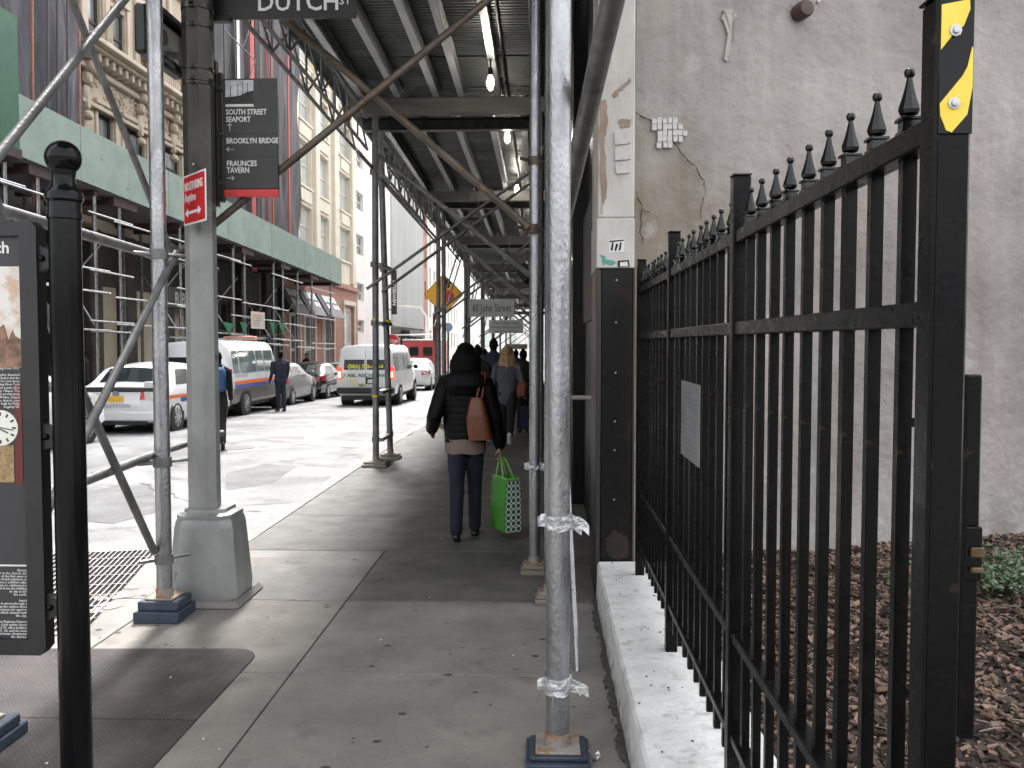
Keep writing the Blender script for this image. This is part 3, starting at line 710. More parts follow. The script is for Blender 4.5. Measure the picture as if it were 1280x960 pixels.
# hazard plate on the near face of the end post
hz = thing('hazard_plate', 'yellow and black striped hazard strip bolted on the end fence post', 'hazard marker', (FX, posts[0] - .027, 0))
MB().box(-.024, .0265, -.0035, -.0008, 2.008, 2.207, .001).obj('strip', 'black_paint', hz)
def yp(poly): MB().prism(poly, 'Y', -.0052, -.0033).obj('stripe', 'yellow', hz, smooth=False)
yp([(-.022, 2.130), (-.022, 2.195), (.018, 2.202), (.019, 2.188), (.010, 2.164), (-.008, 2.148)])
yp([(-.022, 2.052), (.010, 2.092), (.017, 2.105), (.023, 2.134), (.0245, 2.132), (.0245, 2.075), (.018, 2.036), (-.004, 2.010), (-.012, 2.013), (-.021, 2.035)])
for z in (2.157, 2.052): MB().lathe([(.001, -.0125), (.005, -.012), (.0055, -.008), (.009, -.0075), (.009, -.0055), (.001, -.0054)], (-.002, 0, z), 8, 'Y').obj('bolt', 'rim', hz)
MB().box(-.0215, -.019, -.0012, 0, .2, 2.0).obj('weld_seam', 'black_iron', hz)
gl = thing('gate_latch_bar', 'short black gate bar with a brassy latch behind the end post', 'gate bar', (.715, 1.52, 0))
MB().box(-.013, .013, -.008, .008, 1.03, 1.648, .003).obj('bar', 'black_iron', gl, smooth=False)
M['latch'] = mat('worn brass latch', (.05, .028, .016), .5, .4, c2=(.13, .09, .04), ns=30)
MB().box(-.016, .013, -.02, -.009, 1.305, 1.395, .002).obj('latch_plate', 'black_iron', gl, smooth=False)
MB().box(-.008, .014, -.026, -.0205, 1.345, 1.362, .002).box(-.008, .012, -.030, -.0205, 1.320, 1.329, .002).obj('latch_bolt', 'latch', gl, smooth=False)
MB().box(-.10, -.013, -.004, .004, 1.10, 1.115).box(-.10, -.013, -.004, .004, 1.56, 1.575).obj('tie', 'black_iron', gl, smooth=False)
# notice on the fence
a, c = onx(851, 482, .575), onx(873, 582, .575)
ns = thing('fence_notice', 'grey printed notice sheet tied to the iron pickets', 'notice', (.580, (a.y + c.y) / 2, 0))
dy = abs(a.y - c.y) / 2
M['lamin'] = mat('laminated sheet', (.15, .153, .15), .4, c2=(.20, .203, .20), ns=6)
MB().box(-.003, .0, -dy, dy, 1.235, 1.545, .001).obj('sheet', 'lamin', ns, smooth=False)
for i in range(13):
    text(['the property', 'is private and', 'no person shall', 'enter or remain', 'without leave'][i % 5], .014, 'bprint', ns, (-.0042, dy * .75, 1.50 - i * .0185), (R(90), 0, R(-90)), fit=dy * 1.45 if i % 5 else dy * .9)
# ================================================================== CURB WALL, MULCH
cw = MB()
prof = []
q = random.Random(4)
ysn = [0.2 + i * .0816 for i in range(70)] + [5.93]
for y in ysn:
    j = q.uniform(-.0028, .0028); j2 = q.uniform(-.0028, .0028)
    prof.append([Vector((.345 + j, y, -.05)), Vector((.352 + j, y, .12)), Vector((.356 + j2, y, .225)), Vector((.368 + j2, y, .243 + j)), Vector((.60, y, .247 + j2)), Vector((.805 + j, y, .243)), Vector((.83, y, .22)), Vector((.83, y, -.05))])
cwo = cw.loft(prof).obj('kerb_wall', 'white_paint', ang=30)
tag(cwo, 'low white painted concrete kerb wall under the iron fence', 'low wall')
m = M['white_paint']; n = m.node_tree.nodes; L = m.node_tree.links; bs_ = n['Principled BSDF']; src = bs_.inputs['Base Color'].links[0].from_socket
tc = n.new('ShaderNodeTexCoord'); sp = n.new('ShaderNodeSeparateXYZ'); L.new(tc.outputs['Object'], sp.inputs[0])
t_ = n.new('ShaderNodeTexNoise'); t_.inputs['Scale'].default_value = 14; t_.inputs['Detail'].default_value = 8; L.new(tc.outputs['Object'], t_.inputs['Vector'])
mr = n.new('ShaderNodeMapRange'); mr.inputs['From Min'].default_value = .0; mr.inputs['From Max'].default_value = .15; mr.inputs['To Min'].default_value = .30; mr.inputs['To Max'].default_value = 0; L.new(sp.outputs['Z'], mr.inputs['Value'])
ad = n.new('ShaderNodeMath'); L.new(t_.outputs['Fac'], ad.inputs[0]); L.new(mr.outputs[0], ad.inputs[1])
cr = n.new('ShaderNodeValToRGB'); cr.color_ramp.elements[0].position = .56; cr.color_ramp.elements[1].position = .86; cr.color_ramp.elements[0].color = (0, 0, 0, 1); cr.color_ramp.elements[1].color = (.8, .8, .8, 1); L.new(ad.outputs[0], cr.inputs['Fac'])
mx = n.new('ShaderNodeMix'); mx.data_type = 'RGBA'; L.new(cr.outputs[0], mx.inputs['Factor']); L.new(src, mx.inputs['A']); mx.inputs['B'].default_value = (.16, .145, .13, 1); L.new(mx.outputs['Result'], bs_.inputs['Base Color'])
q = random.Random(31); bd_ = MB()
for i in range(260):
    y = q.uniform(2.4, 5.9); x = q.choice([q.uniform(.30, .35), q.uniform(.38, .80)]); z0 = .006 if x < .36 else .247; r = q.uniform(.003, .009)
    if z0 > .1 and q.random() < .6: continue
    bd_.box(x, x + r, y, y + r * q.uniform(.5, 2), z0, z0 + r * .4)
bd_.obj('debris_bits', 'mulch', None, kind='stuff', smooth=False)
mb = strip('mulch_bed', [.83 + i * .22 for i in range(30)], [-1.5 + i * .22 for i in range(48)], lambda x, y: .165 + .018 * math.sin(x * 5 + y * 3) * math.cos(y * 4.1 - x), 'mulch')
q = random.Random(8); b = MB(); bl = MB()
def chip(bb, x, y, s):
    z = .172 + .018 * math.sin(x * 5 + y * 3) * math.cos(y * 4.1 - x) + q.uniform(0, .02)
    e = Euler((q.uniform(-.5, .5), q.uniform(-.5, .5), q.uniform(0, 6.3))).to_matrix(); c = Vector((x, y, z))
    l, w_, h = s, s * q.uniform(.3, .65), s * q.uniform(.08, .2)
    V = [c + e @ Vector((sx * l * (.5 + .2 * q.random()), sy * w_ * (.4 + .3 * q.random()), sz * h)) for sx in (-.7, .7) for sy in (-.7, .7) for sz in (-.5, .5)]
    bb.add(V, [(0, 1, 3, 2), (4, 6, 7, 5), (0, 4, 5, 1), (2, 3, 7, 6), (0, 2, 6, 4), (1, 5, 7, 3)])
for i in range(34000):
    y = 1.6 + 6.2 * q.random(); x = .85 + (4.2) * q.random()
    if x > .70 * y + .3 or y > 6.35 + .30 * (x - .62): continue
    chip(b, x, y, q.choice([.022, .03, .038, .05, .068]))
b.obj('bark_chips', 'chip', kind='stuff', smooth=False)
for i in range(260):
    y = 2 + 4.6 * q.random(); x = .9 + 3.5 * q.random()
    if x > .70 * y + .2 or y > 6.3 + .30 * (x - .62): continue
    chip(bl, x, y, q.choice([.04, .05, .07, .085]))
bt = MB()
for i in range(260):
    y = 1.8 + 4.8 * q.random(); x = .9 + 3.6 * q.random()
    if x > .70 * y + .2 or y > 6.3 + .30 * (x - .62): continue
    a_ = q.uniform(0, 6.3); l_ = q.uniform(.04, .13); p_ = Vector((x, y, .205 + q.uniform(0, .012))); bt.pipe([p_, p_ + Vector((math.cos(a_) * l_ * .5, math.sin(a_) * l_ * .5, q.uniform(-.01, .012))), p_ + Vector((math.cos(a_ + .3) * l_, math.sin(a_ + .3) * l_, -.005))], [.003, .0028, .0015], 5)
bt.obj('fallen_twigs', 'timber', kind='stuff')
bl.obj('pale_bark_chips', 'chip_l', kind='stuff', smooth=False)
# shrubs
def shrub(px, py, rad, n, hgt, lab, seed):
    q = random.Random(seed); c = gp(px, py, .18)
    t = thing('shrub', lab, 'shrub', c)
    bs_, bf = MB(), MB()
    for i in range(max(5, n // 22)):
        a = q.uniform(0, 6.3); rr = rad * math.sqrt(q.random()); tip = Vector((math.cos(a) * rr, math.sin(a) * rr * .8, hgt * q.uniform(.4, 1)))
        mid = tip * .5 + Vector((0, 0, hgt * .25)); bs_.pipe([(0, 0, -.02), mid, tip], [.004, .003, .0015], 5)
        for k in range(22):
            u = q.uniform(.25, 1.05); p = mid * (2 * u) if u < .5 else mid.lerp(tip, 2 * u - 1); p = p + Vector((q.uniform(-.04, .04), q.uniform(-.04, .04), q.uniform(-.03, .03)))
            d = Vector((q.uniform(-1, 1), q.uniform(-1, 1), q.uniform(-.3, .8))).normalized(); s_ = d.orthogonal().normalized(); L_ = q.uniform(.026, .05)
            s_.rotate(Matrix.Rotation(q.uniform(0, 6.3), 3, d)); up = d.cross(s_) * .003
            bf.add([p, p + d * L_ * .5 + s_ * L_ * .22 + up, p + d * L_, p + d * L_ * .5 - s_ * L_ * .22 + up], [(0, 1, 2, 3)])
    bs_.obj('stems', 'stem', t); bf.obj('foliage', 'leaf', t, kind='stuff', smooth=False)
shrub(1250, 745, .56, 1300, .27, 'low green small-leaved shrub in the bark mulch', 1)
shrub(1128, 742, .10, 110, .12, 'tiny green seedling in bark mulch behind the near pickets', 2)

# ================================================================== STUCCO SIDE WALL AND PILLAR BUILDING
WP = Vector((.62, 6.20, 0)); WD = Vector((1, .30, 0)).normalized(); WN = Vector((WD.y, -WD.x, 0))
def onwall(px, py, off=.0):
    d = CM @ Vector(((px - 640) / FPX, (480 - py) / FPX, -1)); o = Vector((0, 0, CAMZ)); t = (WP + WN * off - o).dot(WN) / d.dot(WN); return o + d * t
# stained stucco: stain by position near the pillar
def stucco_mat():
    m = M['stucco']; n = m.node_tree.nodes; L = m.node_tree.links; b = n['Principled BSDF']
    src = b.inputs['Base Color'].links[0].from_socket
    tc = n.new('ShaderNodeTexCoord'); sp = n.new('ShaderNodeSeparateXYZ'); L.new(tc.outputs['Object'], sp.inputs[0])
    t = n.new('ShaderNodeTexNoise'); t.inputs['Scale'].default_value = 2.2; t.inputs['Detail'].default_value = 6; L.new(tc.outputs['Object'], t.inputs['Vector'])
    mr = n.new('ShaderNodeMapRange'); mr.inputs['From Min'].default_value = .2; mr.inputs['From Max'].default_value = 1.15; mr.inputs['To Min'].default_value = .40; mr.inputs['To Max'].default_value = 0
    L.new(sp.outputs['X'], mr.inputs['Value'])
    mz = n.new('ShaderNodeMapRange'); mz.inputs['From Min'].default_value = 2.7; mz.inputs['From Max'].default_value = 3.9; mz.inputs['To Min'].default_value = 0.; mz.inputs['To Max'].default_value = .35
    L.new(sp.outputs['Z'], mz.inputs['Value'])
    ad = n.new('ShaderNodeMath'); ad.operation = 'ADD'; L.new(t.outputs['Fac'], ad.inputs[0]); L.new(mr.outputs[0], ad.inputs[1])
    su = n.new('ShaderNodeMath'); su.operation = 'SUBTRACT'; L.new(ad.outputs[0], su.inputs[0]); L.new(mz.outputs[0], su.inputs[1])
    cr = n.new('ShaderNodeValToRGB'); cr.color_ramp.elements[0].position = .62; cr.color_ramp.elements[1].position = 1.12; cr.color_ramp.elements[0].color = (0, 0, 0, 1)
    L.new(su.outputs[0], cr.inputs['Fac'])
    mx = n.new('ShaderNodeMix'); mx.data_type = 'RGBA'; L.new(cr.outputs['Color'], mx.inputs['Factor']); L.new(src, mx.inputs['A']); mx.inputs['B'].default_value = (.20, .165, .115, 1)
    # pale scuffs low on the wall
    t2 = n.new('ShaderNodeTexNoise'); t2.inputs['Scale'].default_value = 3.5; t2.inputs['Detail'].default_value = 8; L.new(tc.outputs['Object'], t2.inputs['Vector'])
    mlo = n.new('ShaderNodeMapRange'); mlo.inputs['From Min'].default_value = 1.5; mlo.inputs['From Max'].default_value = .3; mlo.inputs['To Min'].default_value = 0; mlo.inputs['To Max'].default_value = .16; L.new(sp.outputs['Z'], mlo.inputs['Value'])
    a2 = n.new('ShaderNodeMath'); a2.operation = 'ADD'; L.new(t2.outputs['Fac'], a2.inputs[0]); L.new(mlo.outputs[0], a2.inputs[1])
    c2 = n.new('ShaderNodeValToRGB'); c2.color_ramp.elements[0].position = .64; c2.color_ramp.elements[1].position = .74; c2.color_ramp.elements[0].color = (0, 0, 0, 1); c2.color_ramp.elements[1].color = (.6, .6, .6, 1); L.new(a2.outputs[0], c2.inputs['Fac'])
    mx2 = n.new('ShaderNodeMix'); mx2.data_type = 'RGBA'; L.new(c2.outputs['Color'], mx2.inputs['Factor']); L.new(mx.outputs['Result'], mx2.inputs['A']); mx2.inputs['B'].default_value = (.40, .385, .365, 1)
    mp3 = n.new('ShaderNodeMapping'); mp3.inputs['Scale'].default_value = (2.4, 2.4, .28); L.new(tc.outputs['Object'], mp3.inputs['Vector'])
    t3 = n.new('ShaderNodeTexNoise'); t3.inputs['Scale'].default_value = 1.4; t3.inputs['Detail'].default_value = 9; t3.inputs['Roughness'].default_value = .7; L.new(mp3.outputs[0], t3.inputs['Vector'])
    m3 = n.new('ShaderNodeMapRange'); m3.inputs['From Min'].default_value = .36; m3.inputs['From Max'].default_value = .66; m3.inputs['To Min'].default_value = .86; m3.inputs['To Max'].default_value = 1.07; L.new(t3.outputs['Fac'], m3.inputs['Value'])
    sc3 = n.new('ShaderNodeVectorMath'); sc3.operation = 'SCALE'; L.new(mx2.outputs['Result'], sc3.inputs[0]); L.new(m3.outputs[0], sc3.inputs['Scale'])
    L.new(sc3.outputs[0], b.inputs['Base Color'])
stucco_mat()
bld = thing('stucco_building', 'grey stucco side wall with white pillar and dark shopfront at right', 'building', (0, 0, 0))
ang = math.atan2(WD.y, WD.x)
# wall as a gently uneven sheet with a body behind
b = MB(); nx, nz = 60, 40; V = []
q = random.Random(3)
for j in range(nz + 1):
    for i in range(nx + 1):
        x, z = 11 * (i / nx) ** 1.4, -.2 + 16.2 * (j / nz) ** 1.5
        V.append((x, .012 * math.sin(x * 2.1 + z * 1.3) * math.sin(z * 1.7) + q.uniform(-.003, .003), z))
b.add(V, [(j * (nx + 1) + i, j * (nx + 1) + i + 1, (j + 1) * (nx + 1) + i + 1, (j + 1) * (nx + 1) + i) for j in range(nz) for i in range(nx)])
wall = b.obj('side_wall', 'stucco', bld, WP, (0, 0, ang))
MB().box(0, 11, .03, .5, -.2, 16).obj('wall_core', 'stucco', wall, (0, 0, 0))
def crack(pts, r=.0035):
    q = random.Random(len(pts)); P = []
    for i in range(len(pts) - 1):
        for k in range(5):
            u = k / 5; P.append(onwall(pts[i][0] * (1 - u) + pts[i + 1][0] * u + q.uniform(-1.3, 1.3), pts[i][1] * (1 - u) + pts[i + 1][1] * u + q.uniform(-1.3, 1.3), .013))
    rr = [r * q.uniform(.4, 1.3) for _ in P]
    MB().pipe(P, rr, 5).obj('crack', 'crack', bld)
crack([(796, 142), (810, 150), (828, 154), (840, 160)], .0045); crack([(843, 180), (858, 198), (868, 208), (880, 226), (882, 240), (877, 255), (876, 276)], .0035)
crack([(796, 240), (803, 262), (800, 290), (806, 310)], .003); crack([(800, 262), (815, 266)], .003)
q = random.Random(12)
cells = {(2, 1)}                     # irregular cluster of broken white mosaic tiles
while len(cells) < 25:
    i, j = q.choice(sorted(cells)); di, dj = q.choice([(1, 0), (-1, 0), (0, 1), (0, -1), (1, 0)])
    if 0 <= i + di < 8 and 0 <= j + dj < 5: cells.add((i + di, j + dj))
for i, j in sorted(cells):
    c = onwall(818 + i * 6.4 + q.uniform(-.6, .6), 151 + j * 7.6 + q.uniform(-.8, .8), .016); sx_, sz_ = q.uniform(.016, .0185), q.uniform(.018, .0215)
    MB().box(-sx_, sx_, -.005, q.uniform(.005, .009), -sz_, sz_, .002).obj('mosaic_tile', 'tile', bld, c, (0, R(q.uniform(-4, 4)), ang))
c = onwall(997, 17)
MB().lathe([(.001, -.13), (.05, -.125), (.060, -.11), (.062, -.03), (.05, .02)], n=18, ax='Y').obj('pipe_cap', 'brownpipe', bld, c, (0, 0, ang))
MB().lathe([(.001, -.02), (.012, -.018), (.012, .02)], n=8, ax='Y').obj('wall_hook', 'tile', bld, onwall(1022, 2), (0, 0, ang))
M['filler'] = mat('pale filler', (.40, .37, .34), .85, c2=(.36, .33, .30), ns=14, bump=.6)
for pts in ([(905, 12), (918, 10), (921, 22), (914, 30), (916, 48), (909, 76), (905, 72), (909, 40), (903, 24)],):
    q = random.Random(6); P = [onwall(x + q.uniform(-2, 2), y + q.uniform(-1, 1), .015) for x, y in pts for _ in (0, 1, 2)]; Q = [p - WN * .01 for p in P]; n = len(P)
    MB().add(P + Q, [list(range(n))] + [(i, (i + 1) % n, n + (i + 1) % n, n + i) for i in range(n)]).obj('filler_patch', 'filler', bld, smooth=False)
PY = 5.95
def atp(px, py): return at(px, py, PY)
xl, xr = atp(746, 200).x, atp(794, 200).x
zj = atp(770, 272).z; zc = atp(770, 335).z
pil = MB().box(xl, xr, PY, 6.6, zc, zj - .003, .006).box(xl + .006, xr - .002, PY + .006, 6.6, zj, 14, .008).obj('pillar', 'pillar_white', bld, smooth=False)
def jag(pts, n=5, a=1.1, seed=0):
    q = random.Random(len(pts) * 7 + seed); o = []
    for i in range(len(pts)):
        (x0, y0), (x1, y1) = pts[i], pts[(i + 1) % len(pts)]
        for k in range(n):
            u = k / n; o.append((x0 + (x1 - x0) * u + (q.uniform(-a, a) if k else 0), y0 + (y1 - y0) * u + (q.uniform(-a, a) if k else 0)))
    return o
def onp(pts, m, name, dz=.004):
    if name in ('bare_patch', 'graffiti_tag', 'wall_tile'): pts = jag(pts, 6 if name == 'bare_patch' else 3, 1.6 if name == 'bare_patch' else .6)
    P = [atp(x, y) for x, y in pts]; MB().prism([(p.x, p.z) for p in P], 'Y', PY - dz, PY + .008).obj(name, m, pil, smooth=False)
onp([(749, 128), (757, 124), (760, 150), (756, 175), (759, 235), (752, 268), (750, 200)], 'peel', 'bare_patch', .0015)
onp([(766, 118), (788, 98), (789, 101), (768, 122)], 'peel', 'bare_patch', .0015)
onp([(768, 165), (786, 163), (788, 179), (769, 182)], 'tile', 'wall_tile', .010)
onp([(769, 184), (788, 183), (788, 199), (769, 201)], 'tile', 'wall_tile', .012)
onp([(769, 203), (787, 202), (787, 216), (771, 218)], 'tile', 'wall_tile', .008)
onp([(774, 150), (790, 149), (788, 158), (776, 160)], 'peel', 'bare_patch', .0015)
onp([(762, 300), (781, 298), (780, 315), (761, 316)], 'sticker', 'sticker', .003)
for pts in ([(763, 313), (765, 303), (767, 303), (766, 313)], [(768, 313), (770, 304), (773, 306), (770, 314)], [(773, 314), (775, 303), (777, 303), (776, 312)], [(762, 301), (780, 299.5), (780, 301), (762, 303)]):
    onp(pts, 'crack', 'sticker_scrawl', .0042)
onp([(749, 318), (758, 321), (757, 324), (768, 326), (770, 329), (763, 332), (757, 330), (753, 333), (752, 325)], 'teal', 'graffiti_tag', .0012)
onp([(772, 326), (786, 325), (787, 333.5), (772, 334)], 'crack', 'sticker', .003)
onp([(775, 328), (784, 327), (785, 333), (775, 333)], 'sticker', 'sticker_print', .0042)
cl = MB().box(xl + .035, xr - .008, PY + .012, 6.55, -.02, zc - .004, .004).obj('cladding', 'granite', bld, smooth=False)
for py in (350, 403, 466, 527, 563, 625):
    p = atp(771 - (py - 350) * .012, py); MB().lathe([(.001, -.004), (.006, -.003), (.007, .003)], (p.x, PY + .012, p.z), 8, 'Y').obj('screw', 'rim', cl)
MB().box(xl + .0, xl + .033, PY + .004, 6.5, -.02, zc - .006, .004).obj('edge_trim', 'metal_edge', bld)
MB().box(xr - .007, xr + .006, PY + .006, 6.2, .2, zc - .003, .002).obj('edge_trim', 'metal_edge', bld)
M['rust_stain'] = mat('rust stained base', (.022, .0115, .009), .8, c2=(.010, .007, .0065), ns=8)
q = random.Random(1); MB().prism([((xl + xr) / 2 + .02 + math.cos(t_) * .085 * q.uniform(.8, 1.1), .345 + math.sin(t_) * .10 * q.uniform(.8, 1.15)) for t_ in [2 * math.pi * k / 26 for k in range(26)]], 'Y', PY + .0105, PY + .0125).obj('rust_stain', 'rust_stain', bld, smooth=False)
# shopfront running on along the walk
sf = MB().box(.42, .9, 6.62, 60, -1.4, 1.90).obj('shopfront', 'shop_dark', bld, smooth=False)
MB().box(.40, .9, 6.62, 60, 1.903, 2.95).obj('fascia', 'bronze', bld, smooth=False)
MB().box(.44, .9, 6.62, 60, 2.953, 7).obj('transom_wall', 'shop_dark', bld, smooth=False)  # near-black colour carries the shade under the shed deck
for i, y in enumerate((9.4, 14, 19, 25, 32, 40, 49, 58)):
    MB().box(.30, .5, y, y + .7, -1.4, 7, .01).obj('pilaster', 'granite', bld, smooth=False)
    if i < 7:
        y2 = (14, 19, 25, 32, 40, 49, 58)[i]
        MB().box(.39, .43, y + .9, y2 - .2, .4 + gz(y), 1.8, .004).obj('shop_window', 'glass_dark', bld, smooth=False)
MB().box(.50, 10.5, 9.2, 60, 7, 13).obj('upper_wall', 'stucco', bld, smooth=False)  # unseen upper storeys, kept low to let skylight reach the facades opposite
MB().box(.34, 1.0, 6.62, 60, 6.9, 7.2, .02).obj('ledge', 'pillar_white', bld, smooth=False)
MB().sphere((at(709, 497, 7.6).x, 7.6, at(709, 497, 7.6).z), .035, 12, 8).pipe([(at(709, 497, 7.6).x, 7.6, at(709, 497, 7.6).z), (.5, 7.6, at(709, 497, 7.6).z)], .02, 8).obj('bell_knob', 'tile', bld)
# foil scrap at the foot of the near leg
c = gp(741, 952)
q = random.Random(2); b = MB(); 
for i in range(14):
    p = Vector((q.uniform(-.03, .03), q.uniform(-.03, .03), q.uniform(.01, .03))); d = [Vector((q.uniform(-.02, .02), q.uniform(-.02, .02), q.uniform(-.012, .015))) for _ in range(4)]
    b.add([p + k for k in d], [(0, 1, 2), (0, 2, 3), (0, 1, 3), (1, 2, 3)])
tag(b.obj('foil_scrap', 'foil', None, (c.x, c.y, .004), smooth=False), 'crumpled silver foil beside the near blue base block', 'litter')

# ================================================================== LAMP POST GROUP
LB = gp(265, 748)
lp = thing('street_pole', 'octagonal grey street pole on a flared base with dark upper shaft', 'street pole', (LB.x, LB.y, 0))
MB().box(-.265, .265, -.265, .28, -.02, .045, .03).obj('footing', 'paver', lp, smooth=False)
def oct_(h, c=.25): return [(-h, -h + h * 2 * c), (-h + h * 2 * c, -h), (h - h * 2 * c, -h), (h, -h + h * 2 * c), (h, h - h * 2 * c), (h - h * 2 * c, h), (-h + h * 2 * c, h), (-h, h - h * 2 * c)]
MB().loft([[Vector((x, y, z)) for x, y in oct_(h, .16)] for h, z in ((.222, .046), (.225, .10), (.193, .50), (.184, .545), (.175, .56))]).obj('base', 'lamp_grey', lp, ang=25)
MB().loft([[Vector((x, y, z)) for x, y in oct_(h, .16)] for h, z in ((.178, .562), (.178, .585), (.14, .60), (.135, .62))]).obj('base_cap', 'lamp_grey', lp, ang=20)
sx = -.038
def octr(r, z): return [Vector((sx + math.cos(R(22.5 + 45 * k)) * r, math.sin(R(22.5 + 45 * k)) * r, z)) for k in range(8)]
def shaft_mat():
    m = mat('two tone pole paint', (.25, .255, .248), .45, .2, c2=(.33, .335, .325), ns=5, bump=.2, bs=35, c3=(.08, .075, .07), s3=9, t3=.70, stretch=(1, 1, .6), rv=.1)
    n = m.node_tree.nodes; L = m.node_tree.links; bs_ = n['Principled BSDF']; src = bs_.inputs['Base Color'].links[0].from_socket
    tc = n.new('ShaderNodeTexCoord'); sp = n.new('ShaderNodeSeparateXYZ'); L.new(tc.outputs['Object'], sp.inputs[0])
    t = n.new('ShaderNodeTexNoise'); t.inputs['Scale'].default_value = 5; t.inputs['Detail'].default_value = 6; L.new(tc.outputs['Object'], t.inputs['Vector'])
    ma = n.new('ShaderNodeMath'); ma.operation = 'MULTIPLY_ADD'; L.new(t.outputs['Fac'], ma.inputs[0]); ma.inputs[1].default_value = .35; L.new(sp.outputs['Z'], ma.inputs[2])
    mr = n.new('ShaderNodeMapRange'); mr.inputs['From Min'].default_value = 2.56; mr.inputs['From Max'].default_value = 2.76; L.new(ma.outputs[0], mr.inputs['Value'])
    mx = n.new('ShaderNodeMix'); mx.data_type = 'RGBA'; L.new(mr.outputs[0], mx.inputs['Factor']); L.new(src, mx.inputs['A'])
    t2 = n.new('ShaderNodeTexNoise'); t2.inputs['Scale'].default_value = 4; L.new(tc.outputs['Object'], t2.inputs['Vector'])
    cr = n.new('ShaderNodeValToRGB'); cr.color_ramp.elements[0].position = .35; cr.color_ramp.elements[1].position = .7; cr.color_ramp.elements[0].color = (.030, .027, .021, 1); cr.color_ramp.elements[1].color = (.062, .057, .046, 1); L.new(t2.outputs['Fac'], cr.inputs['Fac'])
    L.new(cr.outputs[0], mx.inputs['B']); L.new(mx.outputs['Result'], bs_.inputs['Base Color']); return m
M['shaft'] = shaft_mat()
MB().loft([octr(.103, .60), octr(.101, 1.6), octr(.099, 2.50), octr(.098, 4.5), octr(.085, 8.6)]).obj('shaft', 'shaft', lp, ang=20)
def lz(py): return CAMZ - (py - 429) / FPX * (LB.y - .1)
for py in (5, 8, 31, 83, 98, 102):
    MB().lathe([(.097, -.009), (.102, -.008), (.102, .008), (.097, .009)], (sx, 0, lz(py)), 22).box(sx - .012, sx + .012, -.112, -.098, lz(py) - .014, lz(py) + .014).obj('strap', 'lamp_dark', lp)
for py in (205,): MB().sphere((sx + .0, -.100, lz(py)), .010, 8, 6).obj('bolt', 'rim', lp)
# wayfinding board
bx0, bx1 = at(279, 150, 5.93).x, at(347, 150, 5.93).x; bz1, bz0 = at(310, 98, 5.93).z, at(310, 246, 5.93).z
wb = thing('wayfinding_sign', 'tall grey wayfinding panel pointing to South Street Seaport on the pole', 'sign', (bx0, 5.93, bz0)); W_, H_ = bx1 - bx0, bz1 - bz0
MB().box(0, W_, 0, .03, .052, H_, .003).obj('panel', 'sign_grey', wb)
MB().box(0, W_, -.001, .03, 0, .050, .002).obj('red_band', 'sign_red', wb)
MB().box(.018, .205, -.003, .0, H_ - .155, H_ - .012).obj('picture', 'pic_bw', wb)
b = MB().prism([(.018, H_ - .155), (.205, H_ - .155), (.205, H_ - .08), (.16, H_ - .09), (.12, H_ - .11), (.07, H_ - .118), (.018, H_ - .122)], 'Y', -.0042, -.0028)
for (x, h) in ((.05, .05), (.10, .03), (.13, .02), (.165, .03)): b.box(x, x + .004, -.0042, -.0028, H_ - .125, H_ - h)
b.obj('picture_ship', 'black_matte', wb, smooth=False)
MB().box(.018, .205, -.003, .0, H_ - .184, H_ - .168).obj('picture_strip', 'letter', wb)
def hz_(py): return CAMZ - (py - 429) / FPX * 5.93 - bz0
for s, py, f in (('SOUTH STREET', 144, .272), ('SEAPORT', 153, .165), ('BROOKLYN BRIDGE', 179.5, .345), ('FRAUNCES', 207.5, .20), ('TAVERN', 215.8, .15)):
    text(s, .050, 'letter', wb, (.02, -.0035, hz_(py)), FACE_S, fit=f, bold=.022)
def arrow(py, d):
    c = Vector((.045, 0, hz_(py))); b = MB(); pts = {'u': ((0, -1), (0, 1), (-.6, .35), (.6, .35)), 'l': ((1, 0), (-1, 0), (-.35, .6), (-.35, -.6)), 'r': ((-1, 0), (1, 0), (.35, .6), (.35, -.6))}[d]
    P = [c + Vector((a * .024, -.003, z * .024)) for a, z in pts]
    for a, e in ((0, 1), (2, 1), (3, 1)): b.bar(P[a], P[e], .003, .0085, up=(0, 1, 0.001))
    b.obj('arrow', 'letter', wb, smooth=False)
arrow(159.5, 'u'); arrow(187, 'l'); arrow(222.5, 'r')
for py in (168, 196): MB().box(.02, W_ - .01, -.0028, 0, hz_(py), hz_(py) + .002).obj('rule', 'lamp_dark', wb)
MB().box(-.075, -.045, .0, .05, -.06, H_ + .12).box(-.035, -.008, .0, .05, -.03, H_ + .04).obj('mounting_channel', 'black_matte', wb, smooth=False)
for z in (.08, .40, .70): MB().box(-.10, 0, .01, .04, z, z + .03).sphere((-.02, -.004, z + .015), .007, 8, 6).obj('bracket', 'galv', wb)
# no standing plate
yl = LB.y - .16; P0, P1 = at(229, 221, yl), at(256.5, 208, yl * .952)
ht = P0.z - at(229, 283, yl).z; print('pole y', LB.y)
d = (P1 - P0); d.z = 0; wd = d.length
nst = thing('parking_sign', 'red NO STANDING plate with double arrow on the pole', 'sign', (P0.x, P0.y, P0.z - ht), (0, 0, math.atan2(d.y, d.x)))
MB().box(0, wd, 0, .006, 0, ht, .002).obj('plate', 'sign_white', nst)
MB().prism([(.012, .022), (.022, .012), (wd - .022, .012), (wd - .012, .022), (wd - .012, ht - .022), (wd - .022, ht - .012), (.022, ht - .012), (.012, ht - .022)], 'Y', -.002, .001).obj('red_field', 'sign_red', nst, smooth=False)
text('NO STANDING', .075, 'sign_white', nst, (.03, -.003, ht * .68), FACE_S, fit=wd * .80, bold=.02)
text('Anytime', .075, 'sign_white', nst, (.03, -.003, ht * .46), FACE_S, fit=wd * .50, bold=.01)
